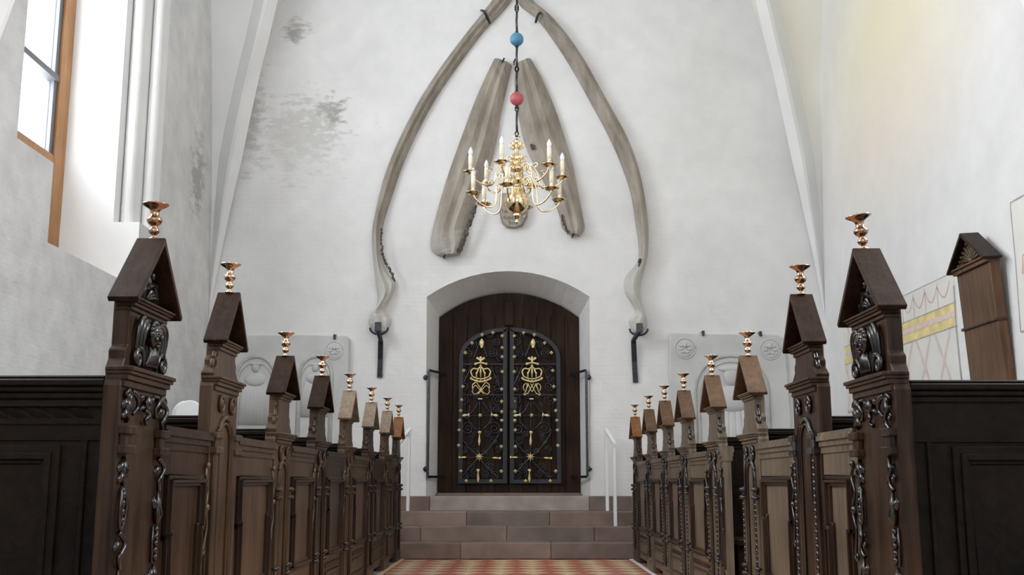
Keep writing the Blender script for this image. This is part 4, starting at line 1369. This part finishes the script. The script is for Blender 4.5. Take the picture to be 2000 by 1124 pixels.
def side_curls(S, sd):
    m = MB()
    for s in (sd,):
        z = S['shoulder'] + 0.05
        m.tube(spiral((-0.018, s * (S['wu'] + 0.006), z + 0.0), (0, 1, 0), (0, 0, 1), 0.026, 1.3, 12, PI / 2, -s), 0.010, 6)
        m.tube(smoothpath([(-0.018, s * (S['wu'] + 0.010), z + 0.028), (-0.018, s * (S['wu'] - 0.004), z + 0.06), (-0.018, s * (S['wu'] + 0.004), z + 0.09)], 4), [0.010] * 4 + [0.006] * 5, 6)
    return m


def plinth(S):
    return MB().box(-0.055, 0.016, -S['wl'] - 0.01, S['wl'] + 0.01, 0, 0.085).box(-0.052, 0.010, -S['wl'] - 0.004, S['wl'] + 0.004, 0.085, 0.105)


def make_partition(root, front):
    """back board of a pew across the row, x from -0.05 to the wall"""
    x0, x1 = -2.24, -0.05
    off = (0.13 if root.rotation_euler.z > 1 else -0.13) if front else 0.0; dz = 0.022 if front else -0.030
    y0 = -0.03 + off; y1 = 0.03 + off
    part(('pt_body', front, off), lambda: MB().box(x0, x1, y0, y1, 0, 0.985 + dz), 'partition', M_part, root)
    p = root.children[-1] if False else None
    prt = [c for c in root.children if c.name.startswith('partition')][0]
    def cap():
        m = MB()
        [m.box(x0, x1, off - w_, off + w_, a_ + dz, b_ + dz) for w_, a_, b_ in ((0.040, 0.955, 0.975), (0.050, 0.975, 0.992), (0.062, 0.992, 1.012), (0.056, 1.012, 1.022))]
        return m
    part(('pt_cap', front, off), cap, 'cap_rail', M_part, prt, 0.004)
    def panels():
        m = MB()
        npn = 3; w_ = (x1 - x0 - 0.12) / npn
        for sgn in (-1, 1):
            for k in range(npn):
                a = x1 - 0.12 - k * (w_ + 0.02); b = a - w_ + 0.06
                for (d, e, hgt) in ((0.0, 0.022, 0.016), (0.022, 0.04, 0.026), (0.04, 0.052, 0.012)):
                    yy = off + sgn * 0.03; yo = off + sgn * (0.03 + hgt)
                    zt, zb = 0.845, 0.14
                    m.box(a - d, a - e, yy, yo, zb + d, zt - d); m.box(b + d, b + e, yy, yo, zb + d, zt - d)
                    m.box(a - e, b + e, yy, yo, zt - d, zt - e); m.box(a - e, b + e, yy, yo, zb + d, zb + e)
                m.box(a - 0.052, b + 0.052, off + sgn * 0.03, off + sgn * 0.034, 0.192, 0.793)
            m.box(x1 - 0.060, x1 - 0.045, off + sgn * 0.03, off + sgn * 0.044, 0.03, 0.86)
            m.box(x0, x1, off + sgn * 0.03, off + sgn * 0.037, 0.858, 0.866)
        return m
    if front: part(('pt_panel', front, off), panels, 'panel_moulding', M_part, prt, 0.003)
    return prt


def door_build(root, yc, wdt, zt, mat, mat2, angle=0, hinge_y=None, dentil=False, tall=False, short=0.0):
    """pew door: leaf, cap moulding, eared panel moulding, scrolled hinge; in local pew frame"""
    hy = hinge_y if hinge_y is not None else 0
    def T(o_):
        return o_
    y0, y1 = yc - wdt / 2 + 0.006 - hy, yc + wdt / 2 - 0.006 - hy - short
    leaf = MB().box(-0.045, -0.008, y0, y1, 0.05, zt - 0.05).build('pew_door', mat, root)
    leaf.location = (0, hy, 0)
    if angle: leaf.rotation_euler = (0, 0, angle)
    m = MB()
    for a, b, p in ((-0.075, -0.05, 0.006), (-0.05, -0.03, 0.014), (-0.03, -0.012, 0.024), (-0.012, 0.0, 0.018)):
        m.box(-0.05 - p * .5, -0.008 + p, y0 - 0.004, y1 + 0.004, zt + a, zt + b)
    m.build('door_cap', mat2, leaf)
    m = MB()
    e = 0.055; ear = 0.022; zear = zt - 0.36
    za, zb = zt - 0.155, 0.30
    L0, L1 = y0 + e, y1 - e
    for (d, wq, hgt) in ((0, 0.014, 0.014), (0.014, 0.012, 0.026), (0.026, 0.012, 0.012)):
        x_ = -0.008
        a0, a1 = L0 + d, L1 - d; b0, b1 = L0 + ear + d, L1 - ear - d
        m.box(x_, x_ + hgt, a0, a1, za - d - wq, za - d)
        m.box(x_, x_ + hgt, a0, a0 + wq, zear + d, za - d); m.box(x_, x_ + hgt, a1 - wq, a1, zear + d, za - d)
        m.box(x_, x_ + hgt, a0, b0 + wq, zear + d, zear + d + wq); m.box(x_, x_ + hgt, b1 - wq, a1, zear + d, zear + d + wq)
        m.box(x_, x_ + hgt, b0, b0 + wq, zb + d, zear + d); m.box(x_, x_ + hgt, b1 - wq, b1, zb + d, zear + d)
        m.box(x_, x_ + hgt, b0, b1, zb + d, zb + d + wq)
    if dentil:
        k = 0
        y = L0 + 0.02
        while y < L1 - 0.02:
            m.box(-0.008, 0.004, y, y + 0.016, 0.235, 0.262); y += 0.028
    m.box(-0.008, 0.006, L0 + ear, L1 - ear, 0.10, 0.115); m.box(-0.008, 0.006, L0 + ear, L1 - ear, 0.20, 0.212)
    m.build('panel_moulding', M_oak, leaf, 0.002)
    # scrolled iron strap hinge next to the far edge
    m = MB(); yh = y1 - 0.030
    P = smoothpath([(0, yh, zt - 0.12), (0.006, yh - 0.016, zt - 0.16), (0.006, yh + 0.012, zt - 0.21), (0.008, yh - 0.014, zt - 0.27), (0.008, yh + 0.012, zt - 0.33), (0.006, yh - 0.004, zt - 0.39), (0.004, yh - 0.016, zt - 0.42)], 5)
    m.tube(P, 0.0055, 6)
    m.tube(spiral((0.004, yh - 0.006, zt - 0.42), (0, 1, 0), (0, 0, 1), 0.018, 1.1, 10, PI, 1), 0.005, 5)
    m.ball((0.008, yh, zt - 0.27), 0.012, 0.02, 0.014, 8, 5); m.ball((0.006, yh, zt - 0.12), 0.010, 0.012, 0.014, 8, 5)
    m.build('scroll_hinge', M_carve if not tall else M_hinge, leaf)
    return leaf


YL = [3.315, 4.25, 5.34, 6.37, 7.44, 8.57, 9.64, 10.58]
YR = [3.475, 4.30, 5.34, 6.35, 7.43, 8.40, 9.42, 10.53]
ORD = ['first', 'second', 'third', 'fourth', 'fifth', 'sixth', 'seventh', 'eighth']
XF = 1.13
roofL = [M_roofd, M_roofd, M_roofd, M_roofd, M_roofl, M_roofl, M_roofl, M_roofo]
roofR = [M_roofd, M_roofd, M_roofm, M_roofm, M_roofm, M_roofm, M_roofm, M_roofo]
woodL = [M_oakF, M_oakL, M_oakL, M_oak, M_oakL, M_oak, M_oakL, M_oak]
woodR = [M_oakF, M_oakF, M_oak2, M_oak2, M_oak2, M_oak2, M_oak2, M_oakL]
kinds = ['carved', 'tall'] + ['short'] * 6
extra = {('L', 0): 'with carved cherub gable end', ('R', 0): 'with carved cherub gable end', ('L', 1): 'with tall plain gable end', ('R', 1): 'with tall rosette-carved gable end',
         ('L', 7): 'with orange-brown roof beside the steps', ('R', 7): 'with orange-brown roof beside the steps'}


def candle_mesh():
    m = MB()
    pr = [(0.016, 0.0), (0.016, 0.004), (0.007, 0.008), (0.007, 0.016), (0.015, 0.022), (0.0175, 0.030), (0.014, 0.037), (0.009, 0.041), (0.011, 0.046), (0.020, 0.053), (0.0245, 0.062),
          (0.022, 0.070), (0.014, 0.076), (0.0135, 0.090), (0.018, 0.098), (0.030, 0.106), (0.041, 0.112), (0.042, 0.115), (0.036, 0.114), (0.020, 0.110), (0.004, 0.109)]
    m.lathe(pr, n=20)
    m.tube([(0, 0, 0.108), (0, 0, 0.128)], [0.004, 0.001], 6)
    return m


CM = candle_mesh()
cand_me = {True: CM.mesh('candle_holder_bronze', M_bronze), False: CM.mesh('candle_holder_brass', M_candleb)}


def pew(side, i):
    Y = (YL if side == 'L' else YR)[i]; s = -1 if side == 'L' else 1
    sd = 'left' if side == 'L' else 'right'
    kind = kinds[i]; S = SPEC[kind]
    wd = (woodL if side == 'L' else woodR)[i]; rf = (roofL if side == 'L' else roofR)[i]
    lab = 'oak box pew, %s from camera, %s row' % (ORD[i], sd)
    if (side, i) in extra: lab += ', ' + extra[(side, i)]
    root = thing('box_pew', lab, 'pew', (s * XF, Y, 0), 0 if s < 0 else PI, 'box pews in the %s row' % sd)
    ks = (kind,)
    part(ks + ('board',), lambda: board(S), 'end_panel', wd, root, 0.003)
    ep = root.children[0]
    part(ks + ('c1',), lambda: moulding(S['c1'][0], S['c1'][1], S['wu'], 0.030), 'upper_cornice', wd, root, 0.002)
    part(ks + ('c2',), lambda: moulding(S['c2'][0], S['c2'][1], S['wl'] - 0.016, 0.034), 'middle_cornice', wd, root, 0.002)
    part(ks + ('gfield',), lambda: gable_field(S), 'gable_field', wd, root)
    for k in (-1, 1):
        part(ks + ('roof', k), lambda k=k: roof_slab(S, k), 'roof_slope', rf, root, 0.002)
    gc = part(ks + ('tymp',), lambda: tympanum(S, kind == 'carved' or side == 'R'), 'gable_carving', M_carve, root) if not (kind == 'short' and side == 'L') else part(ks + ('tympL',), lambda: tympanum(S, False), 'gable_carving', wd, root)
    gc.location = (-0.026, 0, 0)
    part(ks + ('plinth',), lambda: plinth(S), 'plinth', wd, root, 0.003)
    if kind == 'carved':
        part(ks + ('cherub',), lambda: cherub(S), 'carved_cherub', M_carve, root)
        part(ks + ('garland',), lambda: arch_garland(S), 'carved_garland', M_carve, root)
        for k in (-1, 1): part(ks + ('caps', k), lambda k=k: caps(S, 0.822, True, k), 'pilaster_capital', wd, root, 0.003)
        for k in (-1, 1):
            yk = k * (S['wl'] - 0.045)
            part(ks + ('pend', k), lambda: pendant(S, 0.815, 0.12, yk, 11 + k), 'carved_pendant', M_carve, root)
            part(ks + ('pendu', k), lambda: pendant(S, 0.995, 0.93, yk, 31 + k), 'carved_pendant', M_carve, root)
    else:
        zc = 0.845 if kind == 'tall' else 0.66
        za = 0.985 if kind == 'tall' else 0.855
        cm = M_carve if side == 'R' else wd
        part(ks + ('field',), lambda: arch_field(S, za), 'arch_moulding', cm, root)
        for k in (-1, 1):
            part(ks + ('pil', k), lambda k=k: pilasters(S, zc + 0.02, k), 'pilaster', wd, root)
            part(ks + ('caps', k), lambda k=k: caps(S, zc, kind == 'tall', k), 'pilaster_capital', cm, root, 0.003)
            part(ks + ('spand', k), lambda k=k: spandrels(S, za, S['c2'][0], k), 'spandrel_carving', cm, root)
            part(ks + ('curl', k), lambda k=k: side_curls(S, k), 'side_scroll', cm, root)
            if side == 'R': part(ks + ('bead', k), lambda k=k: beads(S, zc - 0.03, 0.13, k), 'bead_string', M_carve, root)['kind'] = 'stuff'
            if kind == 'short': part(ks + ('knob', k), lambda k=k: caps(S, 0.30, False, k), 'lower_capital', M_carve, root, 0.003)
    prt = make_partition(root, i == 0)
    if i > 0:
        sgn = -1 if side == 'L' else 1     # towards the camera
        part(('seat', side), lambda: MB().box(-2.24, -0.06, sgn * 0.034, sgn * 0.34, 0.40, 0.435).box(-2.24, -0.06, sgn * 0.29, sgn * 0.32, 0.12, 0.40), 'bench_seat', M_oak, root, 0.004)
    if i == 0:
        # carved ribbon strip under the cap of the first partition
        def ribbon():
            m = MB()
            for sg in (-1,):
                x = -0.08; k = 0
                while x > -1.9:
                    z_ = 0.925
                    m.add([(x, sg * 0.03, z_ - 0.014), (x - 0.05, sg * 0.03, z_ - 0.014), (x - 0.025 - 0.028, sg * 0.043, z_ + 0.014), (x - 0.06 - 0.045, sg * 0.03, z_ + 0.016), (x - 0.028, sg * 0.03, z_ + 0.016)], [(0, 1, 2), (1, 3, 2), (3, 4, 2), (4, 0, 2)])
                    x -= 0.062
                m.box(-2.24, -0.05, sg * 0.03, sg * 0.05, 0.944, 0.958); m.box(-2.24, -0.05, sg * 0.03, sg * 0.042, 0.894, 0.904)
            return m
        if side == 'L': part(('ribbon',), ribbon, 'carved_strip', M_part, prt).location = (0, -0.13, 0.012)
    # door between this pew end and the next
    if i < 7:
        Yn = (YL if side == 'L' else YR)[i + 1]
        wn = SPEC[kinds[i + 1]]['wl']
        a = Y + S['wl']; b = Yn - wn
        yc_ = (a + b) / 2 - Y; wdt = b - a
        if side == 'R': yc_ = -yc_
        m2 = M_oak2 if side == 'R' else wd
        if side == 'R' and i == 2:
            door_build(root, yc_, wdt, 0.92, M_oak2, M_oak2, angle=rad(-9), hinge_y=yc_ - wdt / 2, dentil=True, short=0.10)
        else:
            door_build(root, yc_, wdt, 0.92, m2, m2, dentil=i > 2, tall=(side == 'L'))
    # brass candle holder standing on the ridge
    c = link('candle_holder', cand_me[i == 0 or (side == 'R' and i == 1)])
    c.location = (s * (XF + 0.005), Y + 0.02 * (1 if i == 0 else 0), S['apex'] - 0.003)
    if side == 'R' and i == 0: c.rotation_euler = (0, rad(-7), 0)
    tag(c, 'turned %s candle holder on the %s pew gable from camera, %s row' % ('dark bronze' if i == 0 else 'brass', ORD[i], sd), 'candle holder', 'candle holders on the pew gables')
    if i == 0:
        c.location.y = Y + 0.02


for i in range(8): pew('L', i)
for i in range(8): pew('R', i)

# small stool seen through the open pew door
st = thing('wooden_stool', 'small pale wooden stool seen through the open pew door of the right row', 'stool', (1.62, 5.78, 0.0))
MB().box(-0.13, 0.13, -0.1, 0.1, 0.43, 0.455).build('seat', M_frame, st, 0.004)
for sx_ in (-1, 1):
    for sy_ in (-1, 1):
        MB().tube([(sx_ * 0.10, sy_ * 0.075, 0.43), (sx_ * 0.125, sy_ * 0.095, 0.0)], [0.016, 0.012], 8).build('leg', M_frame, st)
MB().box(-0.1, 0.1, -0.012, 0.012, 0.20, 0.23).build('stretcher', M_frame, st)

# two white round-topped boards behind the second left pew
for k, (x, y, lab) in enumerate(((-2.385, 8.0, 'white round-topped board standing in the left pews, in front of its twin'), (-2.43, 8.06, 'white round-topped board standing in the left pews, mostly behind its twin'))):
    b = thing('round_topped_board', lab, 'board', (x, y, 0), 0, 'white boards in the left pews')
    P = [(-0.10, 0.0), (0.10, 0.0), (0.10, 1.22)] + [(0.10 * math.cos(PI * t / 14), 1.22 + 0.105 * math.sin(PI * t / 14)) for t in range(1, 14)] + [(-0.10, 1.22)]
    MB().prism(P, -0.014, 0.014, 'xzy').build('panel', M_white, b, 0.004)

# gabled oak panel hung on the right wall, leaning slightly out
gp_ = thing('gabled_wall_panel', 'tall brown oak panel with a carved gable, hung leaning out on the right wall', 'wall panel', (3.385, 7.76, 1.385))
gp_.rotation_euler = (0, rad(-3.2), 0)
PW = 0.285; ZE = 0.90; ZA = 1.14
m = MB(); m.box(-0.045, 0.030, -PW, PW, 0, ZE); m.build('panel_board', M_panelw, gp_, 0.004)
m = MB(); m.box(-0.060, 0.030, -PW - 0.012, PW + 0.012, 0.455, 0.475); m.build('moulding_strip', M_oakL, gp_, 0.003)
m = MB(); m.box(-0.070, 0.030, -PW - 0.010, PW + 0.010, ZE - 0.03, ZE).box(-0.085, 0.030, -PW - 0.022, PW + 0.022, ZE, ZE + 0.016); m.build('cornice', M_panelw, gp_, 0.003)
m = MB(); m.box(-0.065, 0.030, -PW - 0.015, PW + 0.015, -0.01, 0.025).box(-0.058, 0.030, -PW - 0.008, PW + 0.008, 0.025, 0.040); m.build('base_moulding', M_panelw, gp_, 0.003)
for k in (-1, 1):
    poly = [(0, ZA), (k * (PW + 0.045), ZE), (k * (PW + 0.035), ZE - 0.016), (0, ZA - 0.03)]
    MB().prism(poly, -0.105, 0.032, 'yzx').build('roof_slope', M_roofd, gp_, 0.002)
m = MB(); m.prism([(-PW, ZE + 0.016), (PW, ZE + 0.016), (0, ZA - 0.032)], -0.04, 0.03, 'yzx'); m.build('gable_field', M_panelw, gp_)
m = MB()
for k in range(9):
    a = PI * (k + 0.5) / 9
    m.tube([(-0.046, 0, ZE + 0.035), (-0.052, 0.15 * math.cos(a), ZE + 0.035 + 0.10 * math.sin(a))], [0.004, 0.010], 6)
m.ball((-0.05, 0, ZE + 0.038), 0.016, 0.018, 0.018)
m.build('gable_rosette', M_oak2, gp_)
m = MB()
for k in (-1, 1):
    for t in range(6): m.ball((-0.048, k * (0.23 - 0.036 * t), ZE + 0.035 + 0.026 * t), 0.010, 0.012, 0.012, 7, 5)
m.build('gable_beads', M_oak2, gp_)['kind'] = 'stuff'

# ------------------------------------------------------------------ chandelier
CX, CY = 0.004, 9.0
CZ = 3.075                      # centre of the globe
ch = thing('chandelier', 'brass chandelier with two tiers of candle bulbs hanging over the aisle', 'chandelier', (CX, CY, CZ))
m = MB(); rg = 0.105
m.lathe([(rg * math.sin(PI * k / 20) + 0.0005, -rg * math.cos(PI * k / 20)) for k in range(21)], n=32); m.build('globe', M_brass, ch)
m = MB(); m.lathe([(0.004, -0.19), (0.012, -0.185), (0.018, -0.172), (0.012, -0.160), (0.006, -0.152), (0.014, -0.146), (0.030, -0.128), (0.036, -0.112), (0.022, -0.100), (0.03, -0.09)], n=16); m.build('bottom_finial', M_brass, ch)
m = MB(); m.lathe([(0.03, 0.09), (0.05, 0.10), (0.055, 0.115), (0.03, 0.13), (0.028, 0.15), (0.05, 0.175), (0.058, 0.20), (0.045, 0.225), (0.024, 0.24), (0.028, 0.26), (0.055, 0.275), (0.06, 0.295), (0.045, 0.315),
                  (0.026, 0.33), (0.035, 0.36), (0.048, 0.385), (0.038, 0.41), (0.018, 0.43), (0.022, 0.45), (0.014, 0.48), (0.012, 0.52), (0.022, 0.53), (0.012, 0.545), (0.006, 0.56)], n=20)
m.build('baluster_stem', M_brass, ch)
for zc_, r0, nq in ((0.485, 0.055, 6), (0.365, 0.075, 6)):
    m = MB()
    for k in range(nq):
        a = 2 * PI * k / nq; dx_, dy_ = math.cos(a), math.sin(a)
        m.tube(smoothpath([(dx_ * 0.014, dy_ * 0.014, zc_ - 0.02), (dx_ * r0, dy_ * r0, zc_ - 0.005), (dx_ * r0 * 1.1, dy_ * r0 * 1.1, zc_ + 0.03), (dx_ * r0 * 0.7, dy_ * r0 * 0.7, zc_ + 0.035), (dx_ * r0 * 0.75, dy_ * r0 * 0.75, zc_ + 0.012)], 4), 0.0065, 5)
        m.ball((dx_ * r0 * 0.75, dy_ * r0 * 0.75, zc_ + 0.012), 0.009, n=7, m=5)
    m.build('crest_scrolls', M_brass, ch)
m = MB(); m.tube([(0.024 * math.cos(a), 0, 0.575 + 0.024 * math.sin(a)) for a in [2 * PI * k / 14 for k in range(15)]], 0.006, 6); m.build('hanging_ring', M_brass, ch)


def pan_me():
    m = MB(); n_ = 24; prof = [(0.006, -0.014), (0.030, -0.012), (0.050, -0.004), (0.061, 0.007), (0.062, 0.010), (0.046, 0.002), (0.012, -0.003)]
    vs_ = []
    for j_, (r, h) in enumerate(prof):
        for k in range(n_):
            a = 2 * PI * k / n_; rr_ = r * (1 + (0.10 * math.cos(12 * a) if r > 0.03 else 0))
            vs_.append((rr_ * math.cos(a), rr_ * math.sin(a), h))
    fs = [(j_ * n_ + k, j_ * n_ + (k + 1) % n_, (j_ + 1) * n_ + (k + 1) % n_, (j_ + 1) * n_ + k) for j_ in range(len(prof) - 1) for k in range(n_)]
    fs += [tuple(range(n_))[::-1], tuple((len(prof) - 1) * n_ + k for k in range(n_))]
    m.add(vs_, fs, True); return m


PAN = pan_me().mesh('drip_pan', M_brass)
SOC = MB().lathe([(0.010, -0.003), (0.018, 0.004), (0.010, 0.012), (0.016, 0.022), (0.019, 0.030), (0.013, 0.038), (0.016, 0.045), (0.016, 0.052)], n=14).mesh('candle_socket', M_brass)
CAN = MB().lathe([(0.0185, 0.045), (0.0180, 0.150), (0.012, 0.153)], n=14).mesh('candle_tube', M_candle)
BUL = MB().lathe([(0.011, 0.150), (0.018, 0.163), (0.0205, 0.178), (0.017, 0.196), (0.009, 0.213), (0.002, 0.226)], n=14).mesh('flame_bulb', M_bulb)


def arm(ang, r, z0, zp, dip):
    a = rad(ang); d = Vector((math.sin(a), -math.cos(a), 0))
    def q(rr_, z): return d * rr_ + Vector((0, 0, z))
    P = smoothpath([q(0.045, z0), q(r * 0.30, z0 + 0.045), q(r * 0.44, z0 - 0.01), q(r * 0.50, zp - dip * 0.75), q(r * 0.70, zp - dip), q(r * 0.92, zp - dip * 0.55), q(r, zp - 0.012)], 5)
    m = MB(); m.tube(P, 0.0075, 7)
    sp_ = spiral(q(r * 0.30, z0 + 0.005), d, Vector((0, 0, 1)), 0.040, 1.4, 16, PI / 2, 1)
    m.tube(sp_, 0.006, 6)
    sp_ = spiral(q(r * 0.60, z0 - 0.005), d, Vector((0, 0, 1)), 0.030, 1.2, 12, PI, -1)
    m.tube(sp_, 0.005, 6)
    m.ball(q(r * 0.30, z0 + 0.005), 0.009, n=7, m=5)
    o_ = m.build('arm', M_brass, ch)
    for nm, me in (('drip_pan', PAN), ('candle_socket', SOC), ('candle_tube', CAN), ('flame_bulb', BUL)):
        c = link(nm, me, o_, tuple(q(r, zp)))
    return o_


for k in range(6): arm(-72 + 60 * k, 0.385, 0.155, 0.045, 0.105)
for k in range(6): arm(-90 + 12 + 60 * k, 0.40, 0.275, 0.235, 0.10)
# suspension: forged rods with eyes, painted wooden balls
def rods(z0, z1):
    m = MB()
    m.tube([(0.002, 0, z0 + 0.02), (-0.002, 0, (z0 + z1) / 2), (0.002, 0, z1 - 0.02)], 0.010, 7)
    for z in (z0, z1):
        m.tube([(0.014 * math.cos(a), 0.0, z + 0.022 * math.sin(a)) for a in [2 * PI * k / 12 for k in range(13)]], 0.007, 6)
    m.build('suspension_rod', M_iron, ch)


hb_, hr_ = 4.535 - CZ, 3.993 - CZ
for a, b in ((0.60, hr_ - 0.09), (hr_ + 0.05, hr_ + 0.27), (hr_ + 0.27, hb_ - 0.05), (hb_ + 0.05, hb_ + 0.28), (hb_ + 0.30, hb_ + 1.0), (hb_ + 1.0, hb_ + 2.2), (hb_ + 2.2, 8.5 - CZ)):
    rods(a, b)
MB().tube([(0, 0, hr_ - 0.09), (0, 0, hr_ + 0.05)], 0.011, 7).tube([(0, 0, hb_ - 0.06), (0, 0, hb_ + 0.06)], 0.011, 7).build('ball_spindle', M_iron, ch)
M_blue = simple('blue_paint', (0.055, 0.20, 0.31), 0.55, 0, 0.25, 14, 0.1); M_red = simple('red_paint', (0.42, 0.085, 0.095), 0.55, 0, 0.25, 14, 0.1)
m = MB(); m.ball((0, 0, hb_), 0.060, 0.060, 0.060, 24, 14); o = m.build('wooden_ball', M_blue, ch); o['label'] = 'blue painted wooden ball'
m = MB(); m.ball((0, 0, hr_), 0.060, 0.060, 0.060, 24, 14); o = m.build('wooden_ball', M_red, ch); o['label'] = 'dull red painted wooden ball'
